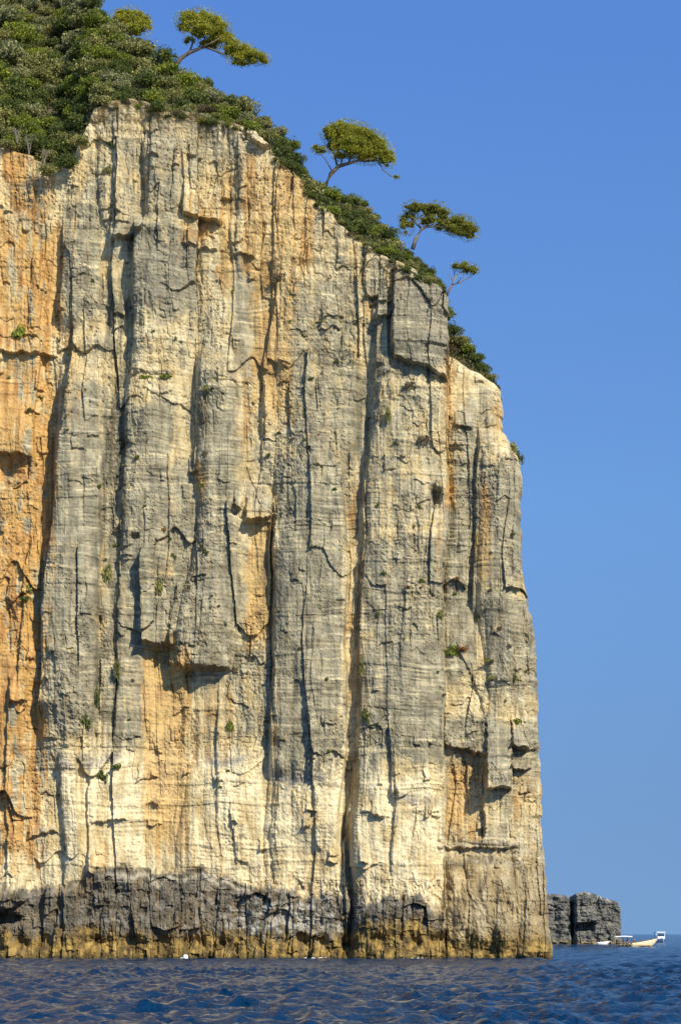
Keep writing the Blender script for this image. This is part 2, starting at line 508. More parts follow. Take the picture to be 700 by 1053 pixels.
        d[k0:k1] -= a * np.exp(-(((wu[k0:k1] - pu) / ru + pw) ** 2 + ((wv[k0:k1] - pv) / rv - pw) ** 2) ** 2)
    # scars below the fallen blocks
    for (u0, u1, v0, v1, a) in ((252, 280, 540, 665, 0.5), (148, 188, 668, 800, 0.5), (188, 238, 690, 740, 0.5), (460, 497, 775, 860, 0.25), (525, 552, 770, 850, 0.4), (380, 402, 315, 370, .4)):
        d -= a * sstep(u0 - 3, u0 + 3, wu) * (1 - sstep(u1 - 3, u1 + 3, wu)) * sstep(v0 - 1, v0 + 1, wv) * (1 - sstep(v1 - 60, v1, wv))

    # smoothness map: the grey water-worn panels are smooth, the pale broken rock is blocky
    smoothp = sstep(0.0, 0.35, fbm(U / 60, V / 110, 91, 3) + 0.25 * ((V > 420) & (V < 760) & (U > 45)) + 0.50 * ((V > 770) & (V < 905) & (U > 60) & (U < 456)) - 0.35 * (V > 905) - 0.45 * (1 - sstep(220, 270, V)))
    b, t1, t2, eu, ev = blocks(wu, wv, 40, 210, 101, 0.22)
    d += 0.34 * b + 0.5 * t1 + 0.5 * t2
    b, t1, t2, eu, ev = blocks(wu, wv, 15, 62, 111, 0.3)
    mB = 1 - 0.65 * smoothp
    d += mB * (0.17 * b + 0.26 * t1 + 0.20 * t2)
    gB = 0.8 * np.exp(-(eu / 0.7) ** 2) * sstep(0.2, 0.6, noise(U / 15, V / 22, 112))
    gH = np.exp(-(ev / 0.8) ** 2) * sstep(0.1, 0.5, noise(U / 12, V / 15, 113))
    d -= 0.24 * mB * np.maximum(gB, 0.6 * gH)
    crack = np.maximum(crack, 0.45 * np.maximum(gB, 0.6 * gH) * mB)
    b, t1, t2, eu, ev = blocks(wu, wv, 6.0, 19, 121, 0.7)
    mC = (1 - 0.8 * smoothp) * (0.5 + 0.5 * sstep(-.2, .4, fbm(U / 30, V / 30, 122, 2)))
    d += mC * (0.085 * b + 0.10 * t1 + 0.09 * t2)
    # bedding planes
    bed = V + 4.0 * fbm(U / 70, V / 120, 131, 2) - 0.03 * U
    st = noise(U / 90, bed / 2.7, 132) + 0.6 * noise(U / 60, bed / 6.0, 133)
    bedz = sstep(-0.25, 0.4, fbm(U / 50, V / 60, 135, 3))
    d += (0.015 + 0.035 * smoothp) * st * bedz
    led = noise(U / 130, bed / 11.0, 134)
    d += 0.10 * sstep(0.2, 0.5, led)
    d += 0.55 * fbm(U / 45, V / 120, 141, 3) + (0.16 - 0.10 * smoothp) * fbm(U / 9, V / 14, 142, 4) + (0.075 - 0.035 * smoothp) * fbm(U / 2.9, V / 3.2, 143, 2)
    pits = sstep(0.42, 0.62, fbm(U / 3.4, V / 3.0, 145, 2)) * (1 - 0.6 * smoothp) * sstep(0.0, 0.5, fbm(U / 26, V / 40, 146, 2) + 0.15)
    d -= 0.12 * pits
    flute = fbm(U / 6, V / 110, 144, 3)
    d += 0.09 * flute

    # wave-worn foot
    footv = np.interp(U, [-200, 0, 60, 110, 170, 230, 262, 300, 352, 375, 410, 430, 445, 456, 500, 570],
                      [915, 913, 910, 894, 897, 901, 912, 918, 925, 926, 918, 919, 934, 936, 900, 890])
    footv = footv + 6 * fbm(U / 12, V / 40, 151, 3) + 9 * fbm(U / 38, V / 60, 159, 2)
    d += 0.55 * sstep(-2, 14, V - footv) + 0.5 * sstep(945, 990, V) * (0.6 + 0.4 * noise(U / 14, V * 0, 152))
    below = sstep(-2, 6, V - footv) * (U < 458)
    b, t1, t2, eu, ev = blocks(U, V, 23, 44, 155, 0.35)
    d += below * (0.34 * b + 0.5 * t1 + 0.5 * t2)
    gF = np.exp(-(eu / 0.9) ** 2) * below * sstep(-0.1, 0.4, noise(U / 20, V / 22, 160))
    d -= 0.2 * gF
    crack = np.maximum(crack, 0.6 * gF)
    b, t1, t2, eu, ev = blocks(U, V, 9, 13, 156, 0.5)
    d += below * (0.14 * b + 0.2 * t1 + 0.22 * t2)
    d -= 0.9 * np.exp(-((V - 968 - 3 * noise(U / 25, V * 0, 157)) / 6) ** 2) * below * sstep(-.3, .3, noise(U / 18, V * 0, 158))
    right = sstep(450, 462, U)
    d += right * (1.1 * sstep(860, 985, V) + 0.4 * fbm(U / 16, V / 26, 153, 4) * sstep(850, 880, V))
    # soft slope under the scrub at the top left
    rimv = np.interp(U, [-200, 0, 30, 60, 78, 97, 130, 180], [166, 154, 162, 178, 158, 112, 100, 90])
    d -= 2.4 * KPX * np.maximum(rimv - V, 0)
    # edges turn away from the sea
    slope = np.gradient(uR0, rows)
    e = (uR[:, None] - U) / np.sqrt(1 + slope[:, None] ** 2)
    rad = np.interp(rows, [96, 290, 330, 420, 600, 1000], [4, 5, 14, 24, 32, 32])[:, None]
    q = np.clip(1 - e / rad, 0, 1)
    d -= rad * KPX * 1.3 * (1 - np.sqrt(np.clip(1 - q * q, 0, 1)))
    d *= np.where(U < -20, sstep(-230, -20, U) * 0.6 + 0.4, 1)

    c = (CV - V) / F
    z = (c * Y0 + CAMZ) / (1 - LEAN * c)
    Yb = Y0 + LEAN * z
    X = (U - CU) / F * Yb
    P = np.stack([X, Yb - d, z], -1)

    # ---------------- stone colour: cream limestone, grey weathered skin, iron stains, sea-worn foot
    def box(u0, u1, v0, v1, su=7, sv=22):
        return sstep(u0 - su, u0 + su, cu) * (1 - sstep(u1 - su, u1 + su, cu)) * sstep(v0 - sv, v0 + sv, cv) * (1 - sstep(v1 - sv, v1 + sv, cv))
    cu = U + 5 * fbm(U / 16, V / 40, 201, 4)
    cv = V + 16 * fbm(U / 14, V / 40, 202, 4)
    grey = np.zeros_like(U)
    for (u0, u1, v0, v1, a) in (
            (10, 48, 175, 240, .75), (-60, 26, 235, 345, .6), (64, 104, 190, 332, .85), (139, 206, 240, 330, 1.0), (104, 150, 118, 250, .55),
            (150, 188, 130, 245, .75), (238, 284, 262, 400, .75), (290, 372, 285, 570, .72), (403, 462, 275, 392, 1.05), (372, 404, 280, 395, .75),
            (50, 106, 392, 760, .95), (106, 132, 400, 770, .75), (126, 178, 410, 610, .92), (176, 206, 470, 700, .9), (202, 248, 390, 700, .92),
            (150, 240, 590, 692, .95), (284, 352, 470, 785, .95), (378, 458, 555, 790, .9), (384, 458, 395, 560, .5), (455, 490, 425, 705, .9),
            (488, 542, 470, 602, .9), (495, 560, 605, 720, .8), (455, 556, 738, 812, .95), (468, 512, 400, 470, .6), (128, 150, 600, 770, .8), (240, 286, 590, 770, .6),
            (268, 345, 786, 812, .75), (455, 500, 800, 880, .45), (500, 560, 800, 900, .45), (0, 45, 370, 460, .5), (60, 100, 760, 790, .4), (205, 236, 690, 780, .6),
            (206, 240, 300, 400, .5), (320, 345, 560, 600, .9), (10, 30, 700, 722, .8)):
        grey = np.maximum(grey, a * box(u0, u1, v0, v1))
    grey = np.maximum(grey, 0.50 * box(60, 470, 95, 775, 12, 16) * (0.85 + 0.3 * noise(U / 60, V / 90, 210)))
    grey = np.maximum(grey, 0.62 * box(85, 262, 100, 250, 10, 14) * (0.8 + 0.45 * noise(U / 22, V / 45, 236)))
    streak = fbm(U / 4.5, V / 60, 211, 4)
    blot = fbm(U / 22, V / 34, 212, 5)
    fine = fbm(U / 3.2, V / 5.0, 213, 3)
    greym = sstep(0.26, 0.74, grey + 0.30 * streak + 0.40 * blot + 0.20 * fine)
    orange = np.zeros_like(U)
    for (u0, u1, v0, v1, a) in (
            (4, 32, 148, 190, 1.3), (30, 66, 225, 340, 1.2), (16, 42, 305, 365, 1.2), (-60, 66, 225, 365, .85), (-60, 56, 375, 560, 1.05), (40, 62, 430, 570, 1.3), (0, 60, 170, 240, .6), (66, 80, 225, 300, .5),
            (-60, 46, 520, 770, 1.15), (18, 42, 540, 690, 1.35), (64, 82, 340, 430, .85), (226, 240, 160, 310, 1.0), (246, 322, 165, 290, .85), (258, 304, 250, 440, .85), (190, 228, 195, 260, .7),
            (254, 280, 540, 660, 1.25), (148, 196, 665, 880, 1.15), (160, 192, 770, 880, .9), (190, 240, 700, 780, .6), (356, 374, 470, 720, .6), (454, 468, 365, 530, .85), (488, 502, 500, 610, .9),
            (458, 497, 776, 862, .8), (526, 552, 775, 850, .6), (-60, 44, 750, 890, .9), (98, 112, 840, 915, .8), (202, 212, 485, 520, 1.0), (240, 262, 350, 480, .45),
            (110, 118, 380, 470, .5), (300, 312, 180, 330, .5), (332, 340, 330, 470, .4), (444, 456, 520, 600, .4), (372, 384, 305, 345, .8), (505, 520, 400, 470, .7)):
        orange = np.maximum(orange, a * box(u0, u1, v0, v1, 6, 26))
    leftw = (1 - sstep(36, 74, cu + 14 * fbm(U / 14, V / 45, 238, 4))) * sstep(215, 240, cv) * (1 - sstep(860, 900, cv))
    orange = np.maximum(orange, (0.80 + 0.7 * fbm(U / 14, V / 36, 237, 4)) * leftw)
    lg = sstep(0.05, 0.5, fbm(U / 13, V / 42, 239, 4) + 0.25 * fine)
    greym = np.maximum(greym * (1 - 0.6 * leftw), 0.85 * lg * leftw)
    orange = orange * (1 - 0.8 * lg * leftw)
    om = sstep(0.32, 0.98, orange + 0.55 * streak + 0.55 * blot + 0.35 * fine + 0.02)
    faint = sstep(0.10, 0.6, streak * 0.7 + 0.8 * fbm(U / 9, V / 150, 214, 3)) * 0.30
    om = np.maximum(om, faint * (1 - 0.6 * greym))

    def lerp(a, b_, t): return a + (np.asarray(b_) - a) * t[..., None]
    ct = sstep(-0.5, 0.5, blot + 0.4 * fine)
    col = np.array((0.47, 0.365, 0.185)) + (np.array((0.64, 0.545, 0.33)) - np.array((0.47, 0.365, 0.185))) * ct[..., None]
    low = sstep(745, 790, cv) * (1 - sstep(452, 460, cu))
    col = lerp(col, (0.72, 0.62, 0.385), 0.75 * low * sstep(-.6, .3, blot))
    gt = sstep(-0.6, 0.6, fbm(U / 12, V / 20, 215, 4) + 0.5 * streak)
    gcol = np.array((0.165, 0.150, 0.103)) + (np.array((0.335, 0.30, 0.20)) - np.array((0.165, 0.150, 0.103))) * gt[..., None]
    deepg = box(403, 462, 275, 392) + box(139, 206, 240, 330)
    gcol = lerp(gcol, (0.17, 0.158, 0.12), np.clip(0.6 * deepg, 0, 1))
    # pale calcite-lined beds in the grey skin
    pale = sstep(0.25, 0.75, noise(U / 110, bed / 3.0, 216) * 0.75 + 0.35 * noise(U / 25, bed / 5.0, 217))
    gcol = lerp(gcol, (0.52, 0.46, 0.31), 0.62 * pale)
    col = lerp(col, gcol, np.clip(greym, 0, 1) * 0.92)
    ot = sstep(-0.1, 0.8, streak + blot) * (0.75 + 0.25 * (1 - sstep(60, 90, U)))
    ocol = np.array((0.53, 0.335, 0.11)) + (np.array((0.36, 0.175, 0.042)) - np.array((0.53, 0.335, 0.11))) * ot[..., None]
    ocol = lerp(ocol, ocol * np.array((0.90, 0.80, 0.68)), 1 - sstep(44, 72, cu))
    col = lerp(col, ocol, om * (0.70 + 0.18 * (1 - sstep(44, 72, cu))))
    wth = sstep(0.0, 0.7, fbm(U / 10, V / 30, 233, 5) + 0.4 * streak) * (1 - greym) * (1 - om)
    col = lerp(col, (0.35, 0.30, 0.19), 0.6 * wth * (1 - 0.6 * low))
    # tan mottling of the broken pale rock, grey bands bent through the pale foot, brown runs above the sea-worn band
    mott = sstep(0.05, 0.55, fbm(U / 7, V / 9, 230, 4)) * (1 - 0.75 * greym)
    col = lerp(col, (0.40, 0.285, 0.135), 0.45 * mott * (1 - 0.5 * low))
    for (ua, ub, va, sl, hw) in ((266, 352, 791, 0.27, 5), (404, 458, 817, 0.20, 5), (210, 262, 782, -0.05, 4), (60, 130, 783, 0.02, 5)):
        bm = np.exp(-((V - va - sl * (U - ua) - 5 * np.sin((U - ua) / 14) - 3 * fine) / hw) ** 2) * sstep(ua - 6, ua + 12, U) * (1 - sstep(ub - 12, ub + 4, U))
        col = lerp(col, (0.27, 0.25, 0.215), 0.75 * bm * sstep(-0.7, 0.1, blot + streak))
    runs = sstep(0.1, 0.5, fbm(U / 2.6, V / 45, 231, 3)) * sstep(850, 900, V + 14 * blot) * (1 - sstep(452, 460, cu)) * sstep(150, 230, U + 40 * blot)
    col = lerp(col, (0.36, 0.20, 0.075), 0.55 * runs)
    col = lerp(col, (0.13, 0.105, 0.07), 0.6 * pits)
    # dark water streaks and lichen in the joints, plus painted shade
    ds = sstep(0.45, 0.8, fbm(U / 3.0, V / 70, 218, 3) + 0.25 * blot) * sstep(0.2, 0.8, grey)
    col = lerp(col, (0.10, 0.095, 0.08), 0.55 * ds)
    col = lerp(col, (0.085, 0.075, 0.05), np.clip(crack, 0, 1) * 0.42)
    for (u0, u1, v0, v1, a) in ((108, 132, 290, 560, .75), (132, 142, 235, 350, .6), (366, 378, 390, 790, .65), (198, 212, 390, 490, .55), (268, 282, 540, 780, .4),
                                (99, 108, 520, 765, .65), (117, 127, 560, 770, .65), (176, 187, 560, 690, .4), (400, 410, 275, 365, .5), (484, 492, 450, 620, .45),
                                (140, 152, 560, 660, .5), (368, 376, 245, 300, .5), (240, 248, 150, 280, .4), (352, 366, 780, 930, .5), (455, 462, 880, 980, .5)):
        col = lerp(col, (0.10, 0.092, 0.062), a * box(u0, u1, v0, v1, 3, 25) * sstep(-0.35, 0.35, streak + 0.5 * blot))  # streak stains, and painted-in shade beside pillars and in the clefts
    mossm = sstep(0.35, 0.6, fbm(U / 5, V / 14, 219, 3)) * sstep(0.15, 0.6, crack) * (1 - sstep(850, 900, V))
    col = lerp(col, (0.06, 0.075, 0.02), 0.7 * mossm)
    # brown patina of the lower right bay
    br = sstep(452, 460, cu) * sstep(855, 885, cv)
    brc = np.array((0.235, 0.165, 0.075)) + (np.array((0.41, 0.335, 0.195)) - np.array((0.235, 0.165, 0.075))) * sstep(-.2, .5, fbm(U / 10, V / 30, 220, 4))[..., None]
    col = lerp(col, brc, 0.85 * br * (0.6 + 0.4 * sstep(-.4, .4, blot)))
    # sea-worn grey band and algae-stained waterline
    fb = sstep(-3, 5, V - footv + 4 * fine) * (1 - 0.75 * sstep(448, 462, cu))
    fg = np.array((0.070, 0.063, 0.049)) + (np.array((0.175, 0.16, 0.13)) - np.array((0.070, 0.063, 0.049))) * sstep(-.3, .6, fbm(U / 14, V / 12, 221, 5))[..., None]
    palef = sstep(0.1, 0.5, fbm(U / 11, V / 7, 222, 4) + 0.5 * np.exp(-((U - 305) / 45) ** 2 - ((V - 945) / 18) ** 2)) * np.exp(-((U - 290) / 90) ** 2)
    fg = lerp(fg, (0.42, 0.40, 0.34), 0.75 * palef)
    fbrown = sstep(-0.1, 0.5, fbm(U / 30, V / 26, 235, 4))
    fg = lerp(fg, fg * 1.1 + np.array((0.06, 0.035, 0.005)), 0.7 * fbrown)
    bst = sstep(0.0, 0.6, fbm(U / 4, V / 40, 232, 3))
    fg = lerp(fg, (0.23, 0.155, 0.07), 0.6 * bst * (1 - palef))
    stripe = np.exp(-((V - footv - 9 - 3 * noise(U / 20, V * 0, 223)) / 2.2) ** 2) * box(108, 262, 870, 930, 10, 10)
    fg = lerp(fg, (0.48, 0.43, 0.32), 0.6 * stripe)
    col = lerp(col, fg, np.clip(fb, 0, 1) * 0.95)
    al = sstep(-7, 7, V - (961 + 9 * fbm(U / 5, V * 0 + 4, 234, 3) + 9 * fbm(U / 9, V * 0 + 2, 224, 3) + 5 * noise(U / 40, V * 0, 225) - 14 * sstep(360, 372, U) * (1 - sstep(425, 440, U))))
    alc = np.array((0.12, 0.078, 0.024)) + (np.array((0.38, 0.25, 0.065)) - np.array((0.12, 0.078, 0.024))) * sstep(-.4, .5, fbm(U / 7, V / 11, 226, 4))[..., None]
    col = lerp(col, alc, al * 0.85)
    wet = sstep(980, 985, V + 2.0 * noise(U / 6, V * 0, 227))
    col = lerp(col, (0.075, 0.06, 0.02), wet * 0.7)
    band = np.exp(-((V - 886 - 4 * noise(U / 18, V * 0, 240)) / 4) ** 2) * sstep(454, 462, U) * (1 - sstep(505, 530, U))
    col = lerp(col, (0.13, 0.115, 0.085), 0.65 * band)
    rub = sstep(862, 868, cv) * (1 - sstep(885, 893, cv)) * sstep(454, 462, U)
    col = lerp(col, (0.46, 0.41, 0.29), 0.6 * rub * sstep(-.3, .3, blot + fine))
    bedamt = np.clip(0.15 + 0.85 * greym * (0.55 + 0.45 * bedz), 0, 1.0) * (1 - 0.6 * np.clip(fb, 0, 1))
    col = np.clip(col, 0.01, 0.9)

    # ---------------- close the body: the silhouette edge and foot run back into the hill
    quads = [grid_quads(R, C)]
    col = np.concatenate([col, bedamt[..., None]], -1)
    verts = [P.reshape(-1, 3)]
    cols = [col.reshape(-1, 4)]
    base = R * C
    edge = P[:, -1, :]
    ecol = col[:, -1, :]
    dep = np.array([0.6, 1.5, 3, 6, 12, 24, 45])
    ring = []
    rc = []
    for k, dp in enumerate(dep):
        q = edge.copy()
        q[:, 1] += dp
        q[:, 0] += -0.16 * dp + 0.5 * min(dp, 2) * fbm(rows / 20, rows * 0 + dp, 231, 3) - 0.3
        q[:, 2] -= 0.02 * dp
        ring.append(q); rc.append(ecol * 0.9)
    S = np.stack(ring, 1)
    verts.append(S.reshape(-1, 3)); cols.append(np.stack(rc, 1).reshape(-1, 4))
    n = len(dep)
    si = base + np.arange(R * n).reshape(R, n)
    last = (np.arange(R) * C + C - 1)
    full = np.concatenate([last[:, None], si], 1)
    a, b_, c_, d_ = full[:-1, :-1], full[:-1, 1:], full[1:, 1:], full[1:, :-1]
    quads.append(np.stack([a, d_, c_, b_], -1).reshape(-1, 4))
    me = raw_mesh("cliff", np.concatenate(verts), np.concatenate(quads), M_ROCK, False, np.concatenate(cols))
    o = link("cliff", me)
    tag(o, "tall sheer limestone sea cliff with grey pillars and orange stains rising from the water", "cliff", kind="structure")
    pu = CU + F * P[..., 0] / P[..., 1]
    pv = CV - F * (P[..., 2] - CAMZ) / P[..., 1]
    return P, pu, pv, rows, U


CP, CPU, CPV, CROWS, CU_GRID = make_cliff()


def on_cliff(u, v):
    """Point of the cliff face seen at photo pixel (u, v)."""
    m = (np.abs(CPU - u) < 1.6) & (np.abs(CPV - v) < 1.6)
    if not m.any():
        k = np.argmin((CPU - u) ** 2 + (CPV - v) ** 2)
        return CP.reshape(-1, 3)[k]
    p = CP[m]
    return p[np.argmin(p[:, 1])]


# ------------------------------------------------------------------ hillside above the cliff
RIM = np.array([(-200, 166), (-60, 160), (0, 154), (30, 162), (50, 176), (62, 178), (78, 158), (88, 134), (97, 112), (130, 108), (180, 121), (215, 128), (255, 136), (270, 148), (300, 178), (330, 213),
                (353, 233), (375, 252), (400, 267), (440, 291), (462, 306)], float)
RIDGE = np.array([(-200, -150), (-60, -140), (0, -110), (60, -60), (85, -10), (105, 16), (130, 32), (160, 56), (185, 78), (215, 92), (255, 114), (290, 136), (320, 186), (345, 205),
                  (370, 208), (400, 240), (420, 262), (440, 278), (462, 304)], float)
RIM2 = np.array([(459, 366), (470, 370), (484, 378), (500, 392), (516, 407)], float)
RIDGE2 = np.array([(459, 326), (470, 346), (484, 360), (500, 382), (516, 405)], float)


def rim_depth(v):
    c = (CV - v) / F
    return Y0 + LEAN * (c * Y0 + CAMZ) / (1 - LEAN * c) + 0.9


RU = np.arange(-200, 464, 2.0)


def _rim_profile():
    out = []
    for u in RU:
        v = np.interp(u, RIM[:, 0], RIM[:, 1]) + 7
        r = min(np.searchsorted(CROWS, v), len(CROWS) - 1)
        c = min(np.searchsorted(CU_GRID[r], u), CU_GRID.shape[1] - 14)
        out.append(CP[r, c, 1])
    out = np.array(out)
    k = np.ones(9) / 9
    return np.convolve(np.pad(out, 4, mode="edge"), k, "valid") + 0.35


RD = _rim_profile()


def slope_pt(u, t, strip=0):
    rim, ridge = (RIM, RIDGE) if strip == 0 else (RIM2, RIDGE2)
    v0 = np.interp(u, rim[:, 0], rim[:, 1]); v1 = np.interp(u, ridge[:, 0], ridge[:, 1])
    Yr = np.interp(u, RU, RD) if strip == 0 else rim_depth(v0) + 0.8
    gap = (v0 - v1) * KPX / 0.62
    v = v0 + (v1 - v0) * t
    Y = Yr + gap * t
    return np.stack(((u - CU) / F * Y, Y, CAMZ + (CV - v) / F * Y), -1)


def make_hillside():
    verts, quads = [], []
    base = 0
    for strip, (ua, ub, nu) in enumerate(((-200, 462, 260), (459, 516, 40))):
        us = np.linspace(ua, ub, nu)
        ts = np.linspace(0, 1, 22)
        Ug, Tg = np.meshgrid(us, ts)
        P = slope_pt(Ug, Tg, strip)
        P[..., 2] += 0.35 * fbm(P[..., 0] / 3, P[..., 1] / 3, 301, 4) - 0.35
        rows_ = [P]
        lastr = P[-1]
        for dp, dz in ((1.5, -0.2), (5, -1.5), (12, -5), (30, -14), (60, -30)):
            q = lastr.copy(); q[:, 1] += dp; q[:, 2] += dz
            rows_.append(q[None])
        P = np.concatenate(rows_, 0)
        quads.append(base + grid_quads(P.shape[0], P.shape[1], True))
        verts.append(P.reshape(-1, 3)); base += P.shape[0] * P.shape[1]
    me = raw_mesh("hillside", np.concatenate(verts), np.concatenate(quads), M_SOIL, True)
    tag(link("hillside", me), "steep earthy hillside above the cliff rim, covered in scrub", "hillside", kind="structure")


make_hillside()


# ------------------------------------------------------------------ foliage
def leaf_quads(pts, size, aspect=0.5, rng=RNG, up=0.0):
    n = len(pts)
    a = rng.normal(size=(n, 3)); a[:, 2] += up
    a /= np.linalg.norm(a, axis=1)[:, None]
    r = rng.normal(size=(n, 3))
    b = np.cross(a, r); b /= np.linalg.norm(b, axis=1)[:, None]
    s = size * rng.uniform(0.6, 1.4, n)[:, None]
    a = a * s * 0.5; b = b * s * 0.5 * aspect
    v = np.stack([pts - a, pts + b * 0.9 - a * 0.1, pts + a, pts - b * 0.9 + a * 0.1], 1)
    q = np.arange(n * 4).reshape(n, 4)
    return v.reshape(-1, 3), q


def lump_points(n, rx, ry, rz, lumps, rng, flat=0.0, lo=0.35, s0=0.28, s1=0.46):
    """Points through the volume of a lumpy crown (densest near the surface of many small lumps)."""
    out = []
    for k in range(lumps):
        w = rng.normal(size=3); w /= np.linalg.norm(w)
        rad = rng.uniform(0.25, 0.72)
        c = w * rad * np.array((rx, ry, rz))
        if flat: c[2] = abs(c[2]) * (1 - flat) + c[2] * flat
        s = rng.uniform(s0, s1)
        m = max(4, int(n / lumps))
        p = rng.normal(size=(m, 3)); p /= np.linalg.norm(p, axis=1)[:, None]
        p *= (lo + (1 - lo) * rng.random(m) ** 0.6)[:, None]
        out.append(c + p * s * np.array((rx, ry, rz)) * np.array((1.05, 1.05, 1.0)))
    return np.concatenate(out)


def bush_mesh(kind, seed, r=1.2, leaf=0.20, n=1100, lumps=16, tall=0.85):
    rng = np.random.default_rng(seed)
    p = lump_points(n, r, r, r * tall, lumps, rng, flat=0.3)
    p[:, 2] += r * tall * 0.55
    v, q = leaf_quads(p, leaf, 0.6, rng, 0.4)
    mb = raw_mesh("bush", v, q, LEAF[kind])
    return mb


BUSH = {}
sd = 400
for kind in ("dark", "green", "olive", "grey"):
    BUSH[kind] = [bush_mesh(kind, sd + k, 1.2, 0.16, 2000, 14 + 6 * k) for k in range(4)]
    sd += 10


def bush_color(u, v, rng):
    """Chances of each colour as in the photograph: greyer high up and at the crest, dark near the rim, green between."""
    hi = np.clip((95 - v) / 90, 0, 1) if u < 190 else 0.25
    w = dict(grey=0.10 + 0.50 * hi, olive=0.32, dark=0.38 * (1 - 0.6 * hi) + 0.05, green=0.26 * (1 - 0.3 * hi))
    if u > 290: w = dict(grey=0.0, olive=0.2, dark=0.5, green=0.35)
    ks = list(w); p = np.array([w[k] for k in ks]); p /= p.sum()
    return rng.choice(ks, p=p)


ADJ = dict(dark="dark green dense", green="bright green", olive="olive green", grey="pale grey-green")


def place(name, me, pos, scale, rot, label, cat, group=None):
    o = link(name, me)
    o.location = pos
    o.scale = scale if hasattr(scale, "__len__") else (scale, scale, scale)
    o.rotation_euler = (0, 0, rot)
    tag(o, label, cat, group)
    return o


def plant_hillside():
    rng = np.random.default_rng(33)
    placed = []
    far = []

    def zone(u, t):
        if u < 165: return ("high on the slope above the cliff", "upper slope") if t > 0.40 else ("low on the slope just above the cliff rim", "lower slope")
        if u < 300: return ("on the narrow crest between the two left pines", "crest")
        return ("on the descending rim below the right-hand pines", "descending rim")
    k = 0
    tries = 0
    while k < 262 and tries < 20000:
        tries += 1
        u = rng.uniform(-45, 130) if rng.random() < 0.6 else rng.uniform(100, 455)
        t = rng.uniform(0.02, 1.0)
        if u > 120 and rng.random() < 0.25: continue
        p = slope_pt(np.array(u), np.array(t))
        v = CV - F * (p[2] - CAMZ) / p[1]
        high = v < -20
        if high and rng.random() < 0.3: continue
        size = rng.uniform(0.75, 1.65)
        narrow = np.interp(u, [0, 150, 200, 290, 330, 455], [1.1, 1.0, 0.8, 0.75, 0.8, 0.5])
        size *= narrow
        if any(np.linalg.norm(p - q) < 0.62 * (size + s2) for q, s2 in placed): continue
        placed.append((p, size))
        kind = bush_color(u, v, rng)
        zl, zn = zone(u, t)
        p = p + np.array((0, 0, -0.35 * size))
        if high:      # the slope above the picture: one mass of scrub
            me_ = BUSH["olive"][rng.integers(4)]
            co_ = np.empty(len(me_.vertices) * 3, np.float32); me_.vertices.foreach_get("co", co_)
            far.append(co_.reshape(-1, 3) * size + p)
            continue
        place("bush", BUSH[kind][rng.integers(4)], p, (size, size, size * rng.uniform(0.75, 1.15)), rng.uniform(0, 6.28),
              f"{ADJ[kind]} rounded bush {zl}", "bush", f"{ADJ[kind]} bushes, {zn}")
        k += 1
    if far:
        fv = np.concatenate(far)
        me_ = raw_mesh("scrub", fv, np.arange(len(fv)).reshape(-1, 4), LEAF["olive"])
        tag(link("scrub", me_), "mass of olive green scrub on the highest part of the slope", "scrub", kind="stuff")
    # a few bushes whose place and look in the picture are distinct
    for (u, v, s, kind, dy, label) in (
            (20, 128, 0.75, "green", -1.2, "bright yellow-green bush at the far left edge, just above the orange earth scar"),
            (72, 92, 0.8, "green", -0.5, "sunlit lime green bush amid dark foliage, in the middle of the slope"),
            (96, 88, 0.7, "green", -0.5, "lime green bush second from the sunlit pair in the middle of the slope"),
            (38, 150, 1.15, "dark", -1.6, "large dark bush spilling over the cliff rim beside the orange earth scar"),
            (60, 155, 1.15, "dark", -1.6, "large dark bush hanging lowest over the grey cliff top at the left"),
            (80, 128, 0.95, "dark", -1.0, "dark round bush beside the pale rock corner at the rim"),
            (70, 168, 0.9, "dark", -1.0, "dark bush hanging in front of the grey rock left of the pale corner"),
            (50, 176, 0.8, "olive", -1.0, "olive bush drooping lowest of all beside the pale leafless shrubs"),
            (84, 146, 0.7, "olive", -1.0, "olive bush tucked against the left side of the pale rock corner"),
            (64, 140, 1.1, "dark", -1.0, "large dark bush up-slope of the pale rock corner"),
            (8, 150, 0.7, "olive", -1.0, "dull olive bush just left of the orange earth scar"),
            (160, 112, 0.7, "dark", -0.4, "dark bush drooping over the pale rock notch of the rim"),
            (212, 112, 0.75, "dry", -0.4, None)):
        v0_ = np.interp(u, RIM[:, 0], RIM[:, 1]); v1_ = np.interp(u, RIDGE[:, 0], RIDGE[:, 1])
        t_ = (v0_ - v - 9 * s) / (v0_ - v1_)
        p = slope_pt(np.array(float(u)), np.array(t_)) + np.array((0, -0.6, -0.1))
        s *= 1.2
        if kind == "dry":
            BUSH["dry"] = [bush_mesh("dry", 480, 1.2, 0.15, 1000, 14)]
            place("bush", BUSH["dry"][0], p, (s * 1.4, s, s * 0.8), 0, "brown dry bush behind the roof-like overhang of the rim", "bush")
        else:
            place("bush", BUSH[kind][int(u) % 4], p, s, u, label, "bush")
    rg2 = np.random.default_rng(91)
    for u in np.arange(104, 440, 7.5):
        u = u + rg2.uniform(-3, 3)
        if 255 < u < 280 or rg2.random() < 0.25: continue
        s = rg2.uniform(0.35, 0.62) * (1.0 if u < 280 else 0.8)
        kind = rg2.choice(["dark", "green", "olive", "dry"], p=[.4, .2, .25, .15])
        p = slope_pt(np.array(u), np.array(0.03)) + np.array((0, -0.5, rg2.uniform(-0.75, -0.2)))
        place("bush", BUSH[kind][rg2.integers(len(BUSH[kind]))], p, (s, s, s * rg2.uniform(.7, 1.2)), rg2.uniform(0, 6),
              f"small {dict(dark='dark green', green='bright green', olive='olive green', dry='brown dry')[kind]} bush growing over the very lip of the cliff", "bush", f"small {kind} bushes on the lip of the cliff")
